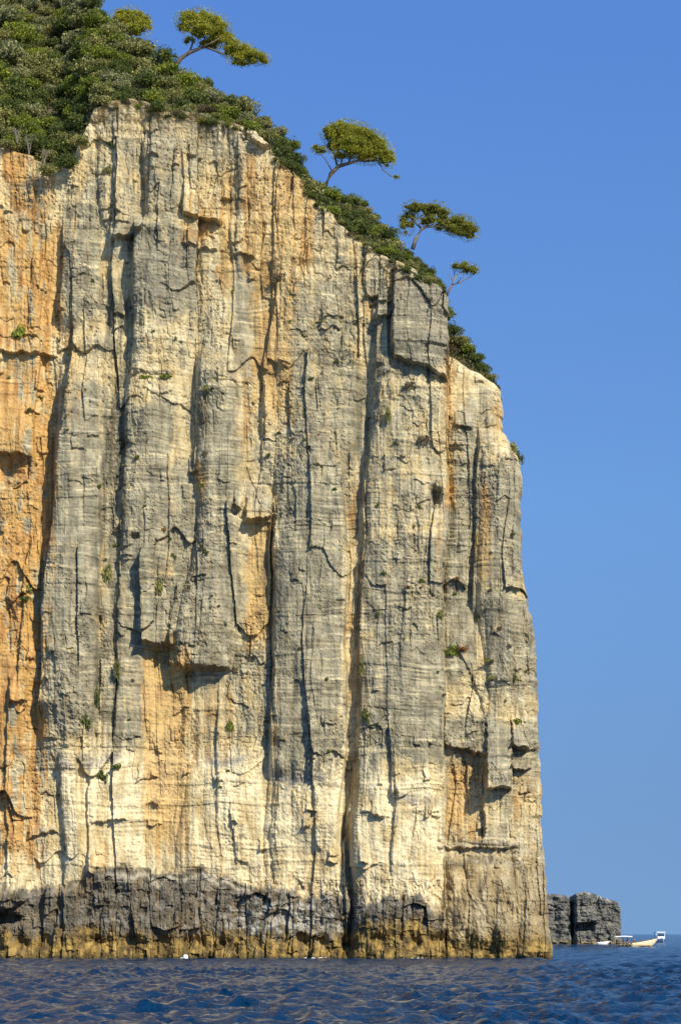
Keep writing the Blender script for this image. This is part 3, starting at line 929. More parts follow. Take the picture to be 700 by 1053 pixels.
    # scrub along the edge of the lower right-hand bay
    for n_, (u, v, s, kind, label) in enumerate((
            (462, 322, .55, "green", "topmost green bush on the edge right of the big grey block"),
            (466, 338, .6, "dark", "dark bush second from the top on the edge right of the grey block"),
            (474, 350, .62, "olive", "olive bush in the middle of the strip right of the grey block"),
            (468, 358, .5, "dry", "brown dry bush at the foot of the big grey block"),
            (483, 356, .5, "green", "bright green pointed bush on the steep right-hand edge"),
            (489, 366, .55, "dark", "dark bush below the bright green pointed one on the right-hand edge"),
            (496, 376, .5, "dark", "second lowest dark bush of the strip on the right-hand edge"),
            (503, 385, .42, "olive", "lowest small bush of the strip at the right-hand edge"))):
        p = at(u, v + 9, rim_depth(v) + 1.6)
        place("bush", BUSH[kind][n_ % len(BUSH[kind])], p, s * 1.6, n_ * 1.3, label, "bush", "bushes on the right-hand cliff edge")
    # low cover nobody could count
    rng = np.random.default_rng(35)
    n = 42000
    us = np.where(rng.random(n) < 0.55, rng.uniform(-40, 130, n), rng.uniform(100, 458, n)); ts = rng.uniform(0, 1, n)
    P = slope_pt(us, ts)
    P[:, 2] += rng.uniform(-0.1, 0.40, n) * np.interp(us, [0, 200, 460], [1.3, 1.0, 0.8])
    v, q = leaf_quads(P, 0.26, 0.6, rng, 0.4)
    n2 = 2500
    us = rng.uniform(460, 514, n2); ts = rng.uniform(0, 1, n2)
    P2 = slope_pt(us, ts, 1); P2[:, 2] += rng.uniform(-0.2, 0.35, n2)
    v2, q2 = leaf_quads(P2, 0.2, 0.6, rng, 0.4)
    me = raw_mesh("undergrowth", np.concatenate([v, v2]), np.concatenate([q, q2 + len(v)]), LEAF["under"])
    tag(link("undergrowth", me), "low dense scrub covering the ground between the bushes", "undergrowth", kind="stuff")
    # pale leafless shrubs
    for k, (u, v, h, lab) in enumerate(((30, 150, 1.9, "pale leafless shrub beside the orange earth scar under the dark bushes"),
                                        (45, 163, 1.8, "pale leafless shrub hanging over the grey rock at the rim"),
                                        (52, 175, 1.3, "lowest pale leafless shrub, against the cliff top"),
                                        (150, 128, 1.0, "thin leafless shrub over the notch of pale rock"),
                                        (232, 132, 1.2, "thin leafless shrub on the crest beside the overhanging white block"),
                                        (18, 140, 1.4, "thin leafless shrub above the orange earth scar"))):
        mb = MB()
        rg = random.Random(k + 5)
        for b in range(9):
            a = rg.uniform(0, 6.28); sp = rg.uniform(0.15, 0.55)
            p0 = np.zeros(3)
            p1 = np.array((math.cos(a) * sp * .4, math.sin(a) * sp * .4, h * .45))
            p2 = np.array((math.cos(a) * sp + rg.uniform(-.2, .2), math.sin(a) * sp, h * rg.uniform(.7, 1)))
            mb.tube([p0, p1, p2], [.035, .022, .01], 5)
            for t_ in range(2):
                q_ = p1 + (p2 - p1) * rg.uniform(.2, .8)
                mb.tube([q_, q_ + np.array((rg.uniform(-.35, .35), rg.uniform(-.3, .3), rg.uniform(.15, .4)))], [.018, .008], 4)
        o = mb.build("leafless_shrub", M_TWIG)
        o.location = at(u, v + h * 5, np.interp(u, RU, RD) - .5)
        tag(o, lab, "shrub", "leafless shrubs along the rim")


plant_hillside()


# ------------------------------------------------------------------ pines
def needle_mesh(name, clumps, kind, seed, Y, dens=1.0, size=0.15):
    """clumps: (u, v, depth offset m, half width px, half height px) in photo pixels."""
    rng = np.random.default_rng(seed)
    pts = []
    k = Y / F
    for (u, v, dy, ru, rv) in clumps:
        f_ = 1.14 if kind == "pinedark" else 1.0
        ru, rv = ru * 1.2 * f_, rv * 1.25 * f_
        c = at(u, v, Y + dy)
        n = int(75 * ru * rv * dens) + 150
        nl = max(8, int(ru * rv / 6))
        p = lump_points(n, ru * k, ru * k * 0.85, rv * k, nl, rng, 0.0, 0.3, 0.17, 0.34)
        # scattered sprays loosen the outline
        m = n // 14
        w = rng.normal(size=(m, 3)); w /= np.linalg.norm(w, axis=1)[:, None]
        p = np.concatenate([p, w * np.array((ru * k, ru * k * .85, rv * k)) * rng.uniform(0.85, 1.12, m)[:, None]])
        pts.append(c + p)
    P = np.concatenate(pts)
    v, q = leaf_quads(P, size, 0.34, rng, 0.5)
    return v, q


def pine(root_px, Y, trunk, limbs, masses, label, kind="pine", seed=1, bark=None, name="pine_tree"):
    bark = bark or M_BARK
    k = Y / F
    base = at(root_px[0], root_px[1], Y)
    t = empty(name, base)
    tag(t, label, "tree", "pines on the cliff rim")
    mb = MB()
    mb.tube([at(u, v, Y + dy) - base for (u, v, dy, r) in trunk], [r * k for (_, _, _, r) in trunk], 9)
    mb.build("trunk", bark, t, True)
    for L_ in limbs:
        b_ = MB()
        b_.tube([at(u, v, Y + dy) - base for (u, v, dy, r) in L_], [r * k for (_, _, _, r) in L_], 6)
        b_.build("branch", bark, t, True)
    for n_, cl in enumerate(masses):
        v, q = needle_mesh("crown", cl, kind, seed + n_, Y)
        me = raw_mesh("crown", v - base, q, LEAF[kind])
        link("crown", me, t)
    return t


Yp = rim_depth(70) + 6
pine((181, 66), Yp,
     [(178, 72, 0, 2.4), (186, 60, -.1, 2.1), (195, 54, -.2, 1.9), (205, 50, -.3, 1.6), (213, 47, -.3, 1.2)],
     [[(195, 54, -.2, 1.2), (199, 42, .2, .9), (196, 32, .3, .5)], [(205, 50, -.3, 1.2), (218, 44, -.6, .9), (228, 38, -.8, .5)],
      [(211, 48, -.3, 1.1), (228, 55, -.2, .9), (245, 57, 0, .7), (262, 60, .1, .4)], [(203, 51, 0, .8), (213, 36, .9, .6), (210, 24, 1.2, .4)]],
     [[(194, 21, 0, 13, 8), (207, 20, .5, 16, 9), (220, 27, -.3, 15, 9), (226, 38, .2, 14, 8), (205, 31, -1, 15, 7), (216, 42, .6, 12, 6), (190, 27, .6, 8, 5), (194, 42, .3, 6, 3)],
      [(238, 50, 0, 12, 8), (250, 54, .3, 13, 8), (262, 59, -.2, 11, 6), (271, 61, .1, 7, 5), (243, 62, -.3, 9, 4), (251, 66, .2, 6, 2.5)]],
     "leaning pine with a two-lobed crown reaching right, highest on the ridge", "pine", 700)
Yp = rim_depth(150) + 7
pine((336, 185), Yp,
     [(334, 192, 0, 2.6), (340, 179, -.1, 2.2), (348, 171, -.2, 2.0), (358, 168, -.2, 1.7), (366, 166, -.2, 1.3)],
     [[(347, 172, -.2, 1.4), (344, 160, .3, 1.0), (340, 148, .4, .6)], [(358, 168, -.2, 1.2), (364, 155, -.6, .9), (368, 142, -.8, .5)],
      [(364, 166, -.2, 1.2), (380, 164, 0, .9), (392, 163, .2, .6)], [(350, 170, 0, 1.0), (354, 156, .9, .7), (352, 142, 1.2, .4)],
      [(388, 164, .1, .7), (394, 175, 0, .6), (402, 181, -.1, .5), (409, 184, -.1, .3)], [(342, 177, 0, .6), (334, 163, .3, .5), (324, 153, .4, .3)]],
     [[(342, 137, 0, 11, 8), (355, 134, .4, 15, 9), (369, 139, -.3, 15, 10), (382, 147, .3, 14, 10), (393, 157, 0, 11, 9), (346, 149, .8, 11, 8), (362, 151, -.8, 17, 9), (378, 160, .5, 15, 7), (398, 164, .1, 8, 7), (350, 160, -.3, 8, 4)],
      [(328, 154, .3, 7, 4), (324, 152, .4, 4, 2.5)], [(407, 182, -.1, 4, 1.6)]],
     "largest round-crowned pine with sunlit yellow-green needles, midway down the rim", "pine", 720)
Yp = rim_depth(235) + 5
pine((425, 250), Yp,
     [(424, 256, 0, 2.2), (428, 244, 0, 1.9), (433, 236, -.1, 1.7), (438, 233, -.1, 1.5), (446, 233, -.1, 1.2)],
     [[(434, 236, 0, 1.3), (428, 230, .2, 1.1), (423, 225, .2, .9), (421, 216, .3, .5)], [(438, 233, 0, 1.1), (444, 226, -.3, .8), (450, 218, -.4, .5)],
      [(446, 233, 0, 1.1), (458, 233, 0, .9), (470, 235, .1, .7), (480, 238, .1, .4)], [(425, 228, 0, .8), (434, 221, .4, .7), (441, 213, .5, .4)]],
     [[(425, 213, 0, 9, 5), (436, 217, .4, 11, 5), (448, 214, -.2, 9, 5), (455, 221, .2, 8, 5), (440, 226, -.4, 9, 4), (455, 231, .3, 9, 5), (421, 222, .2, 6, 4), (418, 233, .3, 6, 7), (414, 225, .3, 4, 4)],
      [(473, 232, 0, 12, 8), (481, 238, .2, 9, 7), (466, 235, -.2, 8, 5), (472, 227, .2, 8, 4)]],
     "gnarled pine with pale forked trunk, sparse left crown and a dense right-hand tuft", "pinedark", 740, M_BARKPALE)
Yp = rim_depth(285) + 2.5
pine((461, 300), Yp,
     [(459, 304, 0, 1.4), (463, 295, 0, 1.2), (466, 288, 0, 1.0), (470, 282, 0, .7)],
     [[(464, 293, 0, .8), (474, 290, .1, .6), (484, 284, .2, .4), (489, 281, .2, .25)], [(467, 287, 0, .7), (467, 280, .1, .6), (471, 275, .1, .4)], [(470, 291, 0, .5), (476, 283, -.1, .4), (479, 278, 0, .3)],
      [(466, 289, 0, .5), (461, 283, 0, .35), (460, 279, 0, .2)]],
     [[(474, 274, 0, 8, 4), (482, 276, .1, 8, 4), (488, 279, .1, 4, 2.5)]],
     "smallest pine, thin and forked with one flat tuft, lowest on the rim", "pinedark", 760, M_BARKPALE)
Yp = rim_depth(20) + 16
pine((134, 34), Yp, [(134, 44, 0, 2), (134, 30, 0, 1.6), (135, 22, 0, 1)], [[(134, 30, 0, 1), (124, 22, 0, .6)], [(134, 28, 0, 1), (146, 24, 0, .6)]],
     [[(122, 17, 0, 9, 6), (133, 16, .4, 12, 7), (145, 21, -.2, 10, 7), (151, 26, .2, 6, 5), (128, 26, .3, 13, 8), (142, 30, -.3, 12, 7)]],
     "low rounded yellow-green tree behind the crest, left of the leaning pine", "pine", 780, name="crest_tree")


# ------------------------------------------------------------------ plants rooted in the cliff face
def tuft_mesh(kind, seed, r, n, leaf, flat=0.8):
    rng = np.random.default_rng(seed)
    p = lump_points(n, r, r * 0.7, r * flat, 7, rng, 0.4)
    v, q = leaf_quads(p, leaf, 0.5, rng, 0.3)
    return raw_mesh("cliff_shrub", v, q, LEAF[kind])


TUFT = {k: [tuft_mesh(k, 800 + 7 * n + s, 0.5, 230, 0.15) for s in range(3)] for n, k in enumerate(("dark", "green", "olive", "dry", "rust"))}
BIG = [  # u, v, half width px, half height px, kind, label
    (20, 345, 9, 9, "green", "round green shrub perched on the orange wall at the far left"),
    (90, 744, 6, 9, "dark", "dark shrub in the crack where the grey pillar meets the pale foot"),
    (238, 748, 4.5, 10, "green", "upright green shrub on pale rock below the hanging block"),
    (461, 672, 9, 9, "green", "green shrub with rusty tips on the ledge of the right-hand bay"),
    (474, 667, 7, 4, "rust", "rust coloured tuft spreading right of the green ledge shrub"),
    (532, 741, 6, 5, "green", "bright green shrub near the right-hand edge above the hanging slab"),
    (528, 462, 7, 8, "olive", "olive shrub on top of the step of the right-hand outline"),
    (535, 472, 5, 9, "dark", "dark shrub hanging over the step of the right-hand outline"),
    (29, 606, 7, 8, "olive", "olive shrub on the orange wall at mid height, far left"),
    (24, 618, 6, 5, "dark", "dark tuft just below the olive shrub on the orange wall"),
    (150, 387, 8, 3, "green", "flat green tuft on the ledge under the broken grey pillar"),
    (169, 388, 8, 4, "green", "brighter green tuft at the right end of the ledge under the grey pillar"),
    (397, 432, 5, 12, "olive", "long olive cushion plant in the groove below the big grey block"),
    (418, 400, 7, 9, "dry", "brown dry cushion plant under the edge of the big grey block"),
    (126, 455, 5, 4, "dry", "brown dry cushion plant on the upper wall beside the orange streak"),
    (120, 790, 6, 5, "dark", "dark tuft on the pale foot near the left cracks"),
    (105, 800, 5, 8, "dark", "dark shrub lowest on the pale foot of the left pillar"),
    (112, 590, 5, 16, "olive", "long olive growth in the upper part of the left twin crack"),
    (100, 720, 4, 16, "dark", "long dark growth at the bottom of the left twin crack"),
    (120, 690, 4, 20, "olive", "long olive growth at the bottom of the right twin crack"),
    (163, 606, 4, 14, "olive", "olive growth above the notch left of the hanging block"),
    (370, 690, 5, 14, "olive", "olive growth in the lower part of the long central crack"),
    (375, 740, 4, 10, "dark", "dark growth lowest in the long central crack"),
    (453, 632, 4, 8, "olive", "olive tuft in the joint above the ledge shrub"),
    (490, 637, 5, 4, "olive", "olive tuft on grey rock right of the ledge shrub joint"),
    (502, 680, 8, 3, "olive", "flat olive cushion plant on the sloping ledge of the right-hand bay"),
    (504, 699, 4, 4, "olive", "small olive tuft below the sloping ledge of the right-hand bay"),
    (530, 700, 4, 7, "olive", "small olive tuft near the right-hand edge below the sloping ledge"),
    (113, 150, 5, 8, "dark", "dark streak of plants in the crack of pale rock under the rim"),
    (112, 176, 5, 7, "olive", "olive plants lower in the crack of pale rock under the rim"),
    (285, 288, 8, 6, "dry", "brown dry cushion plant on the orange streaked wall below the rim"),
    (435, 455, 8, 9, "dry", "brown dry cushion plant on the pale wall below the grey block"),
    (210, 400, 4, 6, "olive", "olive tuft at the head of the dark slot in mid wall"),
]
for n_, (u, v, ru, rv, kind, label) in enumerate(BIG):
    p = on_cliff(u, v) + np.array((0, -0.12, 0))
    k = p[1] / F
    ru, rv = ru * 1.25, rv * 1.25
    s = ru * k / 0.5
    place("cliff_shrub", TUFT[kind][n_ % 3], p, (s, min(s, 1.0) * 0.8, rv * k / 0.4), n_, label, "shrub", "shrubs rooted in the cliff face").rotation_euler = (0, 0, 0)
rt = np.random.default_rng(77)
SMALL = [(285, 445), (300, 452), (313, 453), (420, 605), (432, 604), (426, 611), (416, 655), (306, 667), (320, 565), (228, 625), (212, 570), (195, 602), (162, 558), (180, 570),
         (205, 560), (215, 614), (232, 640), (240, 690), (150, 520), (118, 545), (121, 560), (110, 575), (172, 545), (176, 555), (395, 470), (405, 455), (430, 520), (385, 520),
         (372, 540), (436, 595), (386, 632), (393, 590), (470, 595), (466, 610), (512, 650), (523, 664), (540, 690), (500, 610), (526, 550), (505, 568), (330, 330), (300, 330),
         (318, 390), (344, 372), (260, 415), (275, 470), (330, 445), (345, 505), (90, 400), (70, 440), (60, 350), (30, 420), (45, 410), (10, 385), (240, 300), (225, 290), (95, 290),
         (180, 350), (160, 340), (130, 270), (322, 780), (226, 810), (232, 790), (338, 700), (340, 770), (135, 700), (136, 740), (455, 715), (452, 690), (520, 720), (60, 820), (50, 700),
         (282, 690), (276, 740), (410, 470), (425, 540), (207, 500), (208, 470), (103, 500), (125, 420), (128, 480), (140, 470)]
zones = lambda v: ("upper", "upper wall") if v < 400 else (("middle", "middle wall") if v < 620 else ("lower", "lower wall"))
for n_, (u, v) in enumerate(SMALL):
    kind = rt.choice(["olive", "dry", "dark", "green", "rust"], p=[.22, .26, .42, .06, .04])
    u += rt.uniform(-2, 2); v += rt.uniform(-2, 2)
    p = on_cliff(u, v) + np.array((0, -0.06, 0))
    r_ = rt.uniform(2.3, 4.4) * p[1] / F / 0.5
    nm = dict(olive="olive", dry="brown", dark="dark", green="green", rust="rusty")[kind]
    zl, zn = zones(v)
    place("cliff_tuft", TUFT[kind][n_ % 3], p, (r_, r_ * .7, r_ * rt.uniform(.8, 1.7)), 0,
          f"tiny {nm} tuft of leaves dotted on the {zl} third of the cliff face", "tuft", f"tiny {nm} tufts on the {zn}")


# ------------------------------------------------------------------ far headland
def make_headland():
    Yh = 455.0
    k = Yh / F
    us = np.linspace(505, 637, 300); vs = np.linspace(910, 985, 170)
    top = lambda u: np.interp(u, [505, 558, 562, 575, 584, 589, 591, 600, 612, 622, 632, 634.5, 637], [921, 920, 919, 920, 921, 926, 919, 917, 920, 924, 926, 929, 934])
    T = np.linspace(0, 1, 170)
    Ug = np.repeat(us[None], 170, 0)
    tp = top(us) + 1.5 * fbm(us / 5, us * 0, 901, 4)
    Vg = tp[None] + (985 - tp[None]) * T[:, None]
    # right end leans out a little at the foot
    Ug = Ug + np.maximum(0, (Ug - 600) / 37) * (Vg - 925) * 0.03
    d = np.zeros_like(Ug)
    x = Ug + 0.8 * fbm(Ug / 6, Vg / 8, 902, 3)
    d -= 3.5 * np.exp(-((x - 588.5 - (Vg - 945) * 0.02) / 1.9) ** 2) * (1 - 0.6 * sstep(962, 968, Vg))
    d += 1.6 * sstep(588, 591, x)
    d -= 2.6 * sstep(590, 592, x) * (1 - sstep(607, 611, x)) * sstep(948, 949.5, Vg + .15 * (x - 600)) * (1 - sstep(955, 962, Vg))
    d += 1.0 * sstep(930, 948, Vg) * (1 - sstep(948, 949.5, Vg)) * sstep(589, 592, x) * (1 - sstep(606, 616, x))
    b, t1, t2, eu, ev = blocks(x, Vg, 13, 21, 903, 0.5)
    d += 0.25 * b + 0.8 * t1 + 0.6 * t2
    b, t1, t2, eu, ev = blocks(x, Vg, 4, 6, 904)
    d += 0.07 * b + 0.15 * t2
    d += 0.12 * noise(Ug / 40, Vg / 1.5, 905) + 1.1 * fbm(Ug / 10, Vg / 9, 906, 5) + 0.5 * sstep(960, 972, Vg)
    for e_, r_ in ((Vg - tp[None], 4.0), (637.5 - Ug + np.maximum(0, (Ug - 600) / 37) * (Vg - 925) * 0.03, 9.0)):
        q = np.clip(1 - e_ / r_, 0, 1)
        d -= r_ * k * 1.2 * (1 - np.sqrt(np.clip(1 - q * q, 0, 1)))
    P = np.stack([(Ug - CU) / F * Yh, Yh - d, CAMZ + (CV - Vg) / F * Yh], -1)
    n1 = fbm(Ug / 8, Vg / 10, 907, 4)
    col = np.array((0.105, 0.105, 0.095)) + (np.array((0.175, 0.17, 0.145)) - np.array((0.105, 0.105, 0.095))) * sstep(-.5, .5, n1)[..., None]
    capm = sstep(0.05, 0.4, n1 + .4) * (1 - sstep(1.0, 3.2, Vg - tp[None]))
    col += (np.array((0.42, 0.38, 0.32)) - col) * (0.8 * capm * sstep(590, 600, Ug) * (1 - sstep(625, 632, Ug)))[..., None]  # paler top: sunlit rock painted into the colour
    col += (np.array((0.24, 0.19, 0.11)) - col) * (0.7 * sstep(965, 968, Vg))[..., None]
    # run top and right side back
    R, C = Ug.shape
    verts = [P.reshape(-1, 3)]; quads = [grid_quads(R, C)]; cols = [col.reshape(-1, 3)]
    edge_i = np.concatenate([np.arange(R - 1, 0, -1) * C, np.arange(C), np.arange(1, R) * C + C - 1])
    E = P.reshape(-1, 3)[edge_i]; EC = col.reshape(-1, 3)[edge_i]
    dep = [1, 3, 8, 18, 34]
    ring = np.stack([E + np.array((-0.03 * q, q, -0.06 * q)) for q in dep], 1)
    verts.append(ring.reshape(-1, 3)); cols.append(np.repeat(EC[:, None], len(dep), 1).reshape(-1, 3))
    idx = R * C + np.arange(len(E) * len(dep)).reshape(len(E), len(dep))
    full = np.concatenate([edge_i[:, None], idx], 1)
    quads.append(np.stack([full[:-1, :-1], full[1:, :-1], full[1:, 1:], full[:-1, 1:]], -1).reshape(-1, 4))
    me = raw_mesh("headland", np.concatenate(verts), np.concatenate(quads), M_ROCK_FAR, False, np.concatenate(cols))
    tag(link("headland", me), "low dark grey rock headland split by a cleft, far behind the cliff foot", "headland", kind="structure")


make_headland()


# ------------------------------------------------------------------ sea
def sea_material():
    m, nt, b = new_mat("sea_water")
    L = nt.links.new
    b.inputs["Base Color"].default_value = (0.002, 0.027, 0.072, 1)
    b.inputs["Roughness"].default_value = 0.07
    b.inputs["IOR"].default_value = 1.2
    b.inputs["Specular IOR Level"].default_value = 0.22
    geo = N(nt, "ShaderNodeNewGeometry")
    mp = N(nt, "ShaderNodeMapping"); mp.inputs["Scale"].default_value = (1.0, 0.75, 1.0); L(geo.outputs["Position"], mp.inputs[0])
    n1 = N(nt, "ShaderNodeTexNoise", Scale=3.6, Detail=4.0, Roughness=0.6); L(mp.outputs[0], n1.inputs["Vector"])
    n2 = N(nt, "ShaderNodeTexNoise", Scale=0.8, Detail=4.0, Roughness=0.6); L(mp.outputs[0], n2.inputs["Vector"])
    b1 = N(nt, "ShaderNodeBump", Strength=1.0, Distance=0.32); L(n1.outputs["Fac"], b1.inputs["Height"])
    b2 = N(nt, "ShaderNodeBump", Strength=0.9, Distance=0.5); L(n2.outputs["Fac"], b2.inputs["Height"]); L(b1.outputs[0], b2.inputs["Normal"])
    L(b2.outputs[0], b.inputs["Normal"])
    return m


def make_sea():
    r1 = np.arange(18, 130, 0.24)
    r2 = [130.0]
    while r2[-1] < 40000: r2.append(r2[-1] * (1.0035 if r2[-1] < 700 else 1.06))
    r = np.concatenate([r1, r2])
    a = np.radians(np.concatenate([np.linspace(-60, -14, 24)[:-1], np.linspace(-14, 14, 560), np.linspace(14, 60, 24)[1:]]))
    Rg, Ag = np.meshgrid(r, a, indexing="ij")
    X = Rg * np.sin(Ag); Y = Rg * np.cos(Ag)
    sp = np.gradient(r)[:, None] + 0 * X
    sa = Rg * np.gradient(a)[None]
    sp = np.maximum(sp, sa)
    rng = np.random.default_rng(55)
    h = np.zeros_like(X); dx = np.zeros_like(X); dy = np.zeros_like(X)
    wind = math.radians(205)
    for k in range(70):
        lam = 0.5 * (5.0 / 0.5) ** rng.random()
        th = wind + rng.normal() * 0.8
        amp = 0.0175 * lam ** 0.40 * rng.uniform(0.5, 1.3)
        kk = 2 * math.pi / lam
        ph = kk * (X * math.cos(th) + Y * math.sin(th)) + rng.uniform(0, 6.28)
        fade = np.clip((lam / (sp * 3.0)) - 0.5, 0, 1)
        amp = amp * fade
        h += amp * np.sin(ph)
        c = np.cos(ph) * amp * 0.75
        dx += c * math.cos(th); dy += c * math.sin(th)
    gust = 0.75 + 0.45 * fbm(X / 14, Y / 22, 950, 3)
    P = np.stack([X + dx * gust, Y + dy * gust, h * gust], -1)
    me = raw_mesh("sea", P, grid_quads(*X.shape, True), sea_material(), True)
    tag(link("sea", me), "dark blue choppy sea reaching from the cliff foot to the horizon", "sea", kind="structure")


make_sea()

# foam where the swell touches the rock
M_FOAM = plain_material("foam", (0.75, 0.77, 0.76), 0.8, 0.15, 6)


def make_foam():
    rng = np.random.default_rng(61)
    mb = MB()
    for (u0, u1, n) in ((310, 340, 8), (416, 438, 7), (184, 190, 2)):
        for _ in range(n):
            u = rng.uniform(u0, u1)
            p = on_cliff(u, 983.5)
            c = np.array((p[0], p[1] - rng.uniform(0.1, 0.5), 0.03))
            m = 9
            rx, ry = rng.uniform(.05, .2), rng.uniform(.06, .15)
            top, bot = [], []
            for s in range(m):
                a = 2 * math.pi * s / m; q = rng.uniform(.7, 1.2)
                bot.append(c + np.array((math.cos(a) * rx * q, math.sin(a) * ry * q, -0.12)))
                top.append(c + np.array((math.cos(a) * rx * q * .6, math.sin(a) * ry * q * .6, rng.uniform(.01, .07))))
            mb.loft([bot, top])
    o = mb.build("foam", M_FOAM)
    tag(o, "thin white foam along the waterline of the cliff", "foam", kind="stuff")


make_foam()

# ------------------------------------------------------------------ boats and buoy
M_HULL = plain_material("cream_paint", (0.72, 0.60, 0.36), 0.4, 0.1, 2, 0.5)
M_WHITE = plain_material("white_paint", (0.80, 0.80, 0.78), 0.35, 0.06, 2, 0.5)
M_DARK = plain_material("dark_trim", (0.05, 0.04, 0.035), 0.5, 0.3, 3)
M_WOOD = plain_material("deck_wood", (0.22, 0.13, 0.06), 0.6, 0.3, 4)
M_CANVAS = plain_material("canvas", (0.78, 0.76, 0.70), 0.8, 0.08, 5)
M_GLASS = plain_material("dark_glass", (0.03, 0.04, 0.05), 0.1, 0.1, 1, 0.6)
M_SKIN = plain_material("skin", (0.42, 0.25, 0.17), 0.6, 0.1, 3)
M_CLOTH = plain_material("dark_cloth", (0.06, 0.05, 0.06), 0.8, 0.2, 5)
M_CLOTH2 = plain_material("brown_cloth", (0.20, 0.10, 0.06), 0.8, 0.2, 5)
M_BUOY = plain_material("buoy_plastic", (0.80, 0.80, 0.77), 0.4, 0.06, 2, 0.5)


def hull_rings(L, B, sheer0, sheer1, keel, n=11, m=9, flare=0.35, bowpow=2.4):
    """Stations from stern (-L/2) to bow (+L/2): open-topped shell cross-sections, outer then inner."""
    rings = []
    for i in range(n):
        t = i / (n - 1)
        x = -L / 2 + L * t
        w = B / 2 * (1 - t ** bowpow * 0.97) * (0.86 + 0.14 * min(1, t * 3))
        zt = sheer0 + (sheer1 - sheer0) * t ** 2.2
        zb = keel + (0.55 * (zt - keel)) * max(0, (t - 0.72) / 0.28) ** 2
        rake = 0.45 * max(0, (t - .6) / .4) ** 2
        ring = []
        for s in range(m):
            a = -1 + 2 * s / (m - 1)
            yy = math.copysign(abs(a) ** 0.55, a) * w if a else 0
            zz = zb + (zt - zb) * abs(a) ** 1.9
            ring.append((x + rake * (zz - zb) / max(zt - zb, .1), yy, zz))
        th = min(.07, w * .5)
        for s in range(m - 1, -1, -1):
            a = -1 + 2 * s / (m - 1)
            yy = math.copysign(abs(a) ** 0.55, a) * max(w - th, .004) if a else 0
            zz = max(zb + .28 + (zt - zb - .28) * abs(a) ** 1.9, zb + .1)
            if abs(a) == 1: zz = zt
            ring.append((x + rake * (zz - zb) / max(zt - zb, .1) - .02 * t, yy, zz))
        rings.append(ring)
    return rings


def person(parent_pos, col, label, sit=True, rot=0.0, lean=0.0):
    """A seated passenger grown as one skinned body."""
    me = bpy.data.meshes.new("person")
    J = [((0, 0, .50), .15), ((0, 0, .72), .15), ((0, -.02, .95), .17), ((0, -.01, 1.08), .075), ((0, -.03, 1.20), .10), ((0, -.03, 1.30), .09),
         ((.20, 0, 1.0), .07), ((.26, -.10, .76), .05), ((.16, -.32, .66), .042), ((-.20, 0, 1.0), .07), ((-.26, -.10, .76), .05), ((-.16, -.32, .66), .042),
         ((.10, -.22, .50), .095), ((.11, -.48, .48), .07), ((.11, -.50, .08), .05), ((.11, -.62, .03), .045),
         ((-.10, -.22, .50), .095), ((-.11, -.48, .48), .07), ((-.11, -.50, .08), .05), ((-.11, -.62, .03), .045)]
    E = [(0, 1), (1, 2), (2, 3), (3, 4), (4, 5), (2, 6), (6, 7), (7, 8), (2, 9), (9, 10), (10, 11), (0, 12), (12, 13), (13, 14), (14, 15), (0, 16), (16, 17), (17, 18), (18, 19)]
    me.from_pydata([j[0] for j in J], E, [])
    o = bpy.data.objects.new("person", me)
    COL.objects.link(o)
    sk = o.modifiers.new("skin", "SKIN")
    for i, j in enumerate(J): me.skin_vertices[0].data[i].radius = (j[1], j[1])
    me.skin_vertices[0].data[0].use_root = True
    sub = o.modifiers.new("sub", "SUBSURF"); sub.levels = 1; sub.render_levels = 1
    me.materials.append(M_SKIN); 
    dg = bpy.context.evaluated_depsgraph_get()
    ev = o.evaluated_get(dg)
    m2 = bpy.data.meshes.new_from_object(ev)
    m2.materials.clear(); m2.materials.append(col); m2.materials.append(M_SKIN)
    for p in m2.polygons:
        c = p.center
        skin = c[2] > 1.05 or (abs(c[0]) > .14 and c[1] < -.16 and c[2] > .58)
        p.material_index = 1 if skin else 0
        p.use_smooth = True
    o.modifiers.clear()
    o.data = m2
    o.location = parent_pos
    o.rotation_euler = (0, 0, rot)
    tag(o, label, "person", "passengers in the cream boat")
    # hair
    hb = MB()
    rings = []
    for i in range(5):
        zz = 1.25 + .125 * i / 4; rr_ = .115 * math.sqrt(max(.02, 1 - (i / 4.0) ** 2 * .95))
        rings.append([(math.cos(2 * math.pi * s / 10) * rr_, -.02 + math.sin(2 * math.pi * s / 10) * rr_, zz) for s in range(10)])
    hb.loft(rings)
    hb.build("hair", M_DARK, o, True)
    return o


# cream boat with awning
Yb = 366.0
bx = at(654, 973.4, Yb)
boat = empty("tour_boat", (bx[0], Yb, 0))
boat.rotation_euler = (0, 0, math.radians(-8))
tag(boat, "cream wooden boat with raised bow and flat white awning, off the far headland", "boat")
hb = MB(); hb.loft(hull_rings(6.2, 2.0, 0.55, 1.42, -0.35))
hull = hb.build("hull", M_HULL, boat, True)
rub = MB()
for sgn in (-1, 1):
    R_ = hull_rings(6.2, 2.0, 0.55, 1.42, -0.35)
    pts = [np.array(r_[0 if sgn < 0 else 8]) + np.array((0, sgn * .02, .02)) for r_ in R_]
    rub.tube(pts, [.05] * len(pts), 6)
rub.build("gunwale", M_WOOD, hull, True)
dk = MB(); dk.box((0.2, 0, .18), (4.4, 1.3, .06), .02); dk.build("deck", M_WOOD, boat)
for xx in (-1.6, -0.3):
    sb = MB(); sb.box((xx, 0, .48), (.35, 1.5, .06), .02); sb.build("bench", M_WOOD, boat)
aw = MB()
rings = []
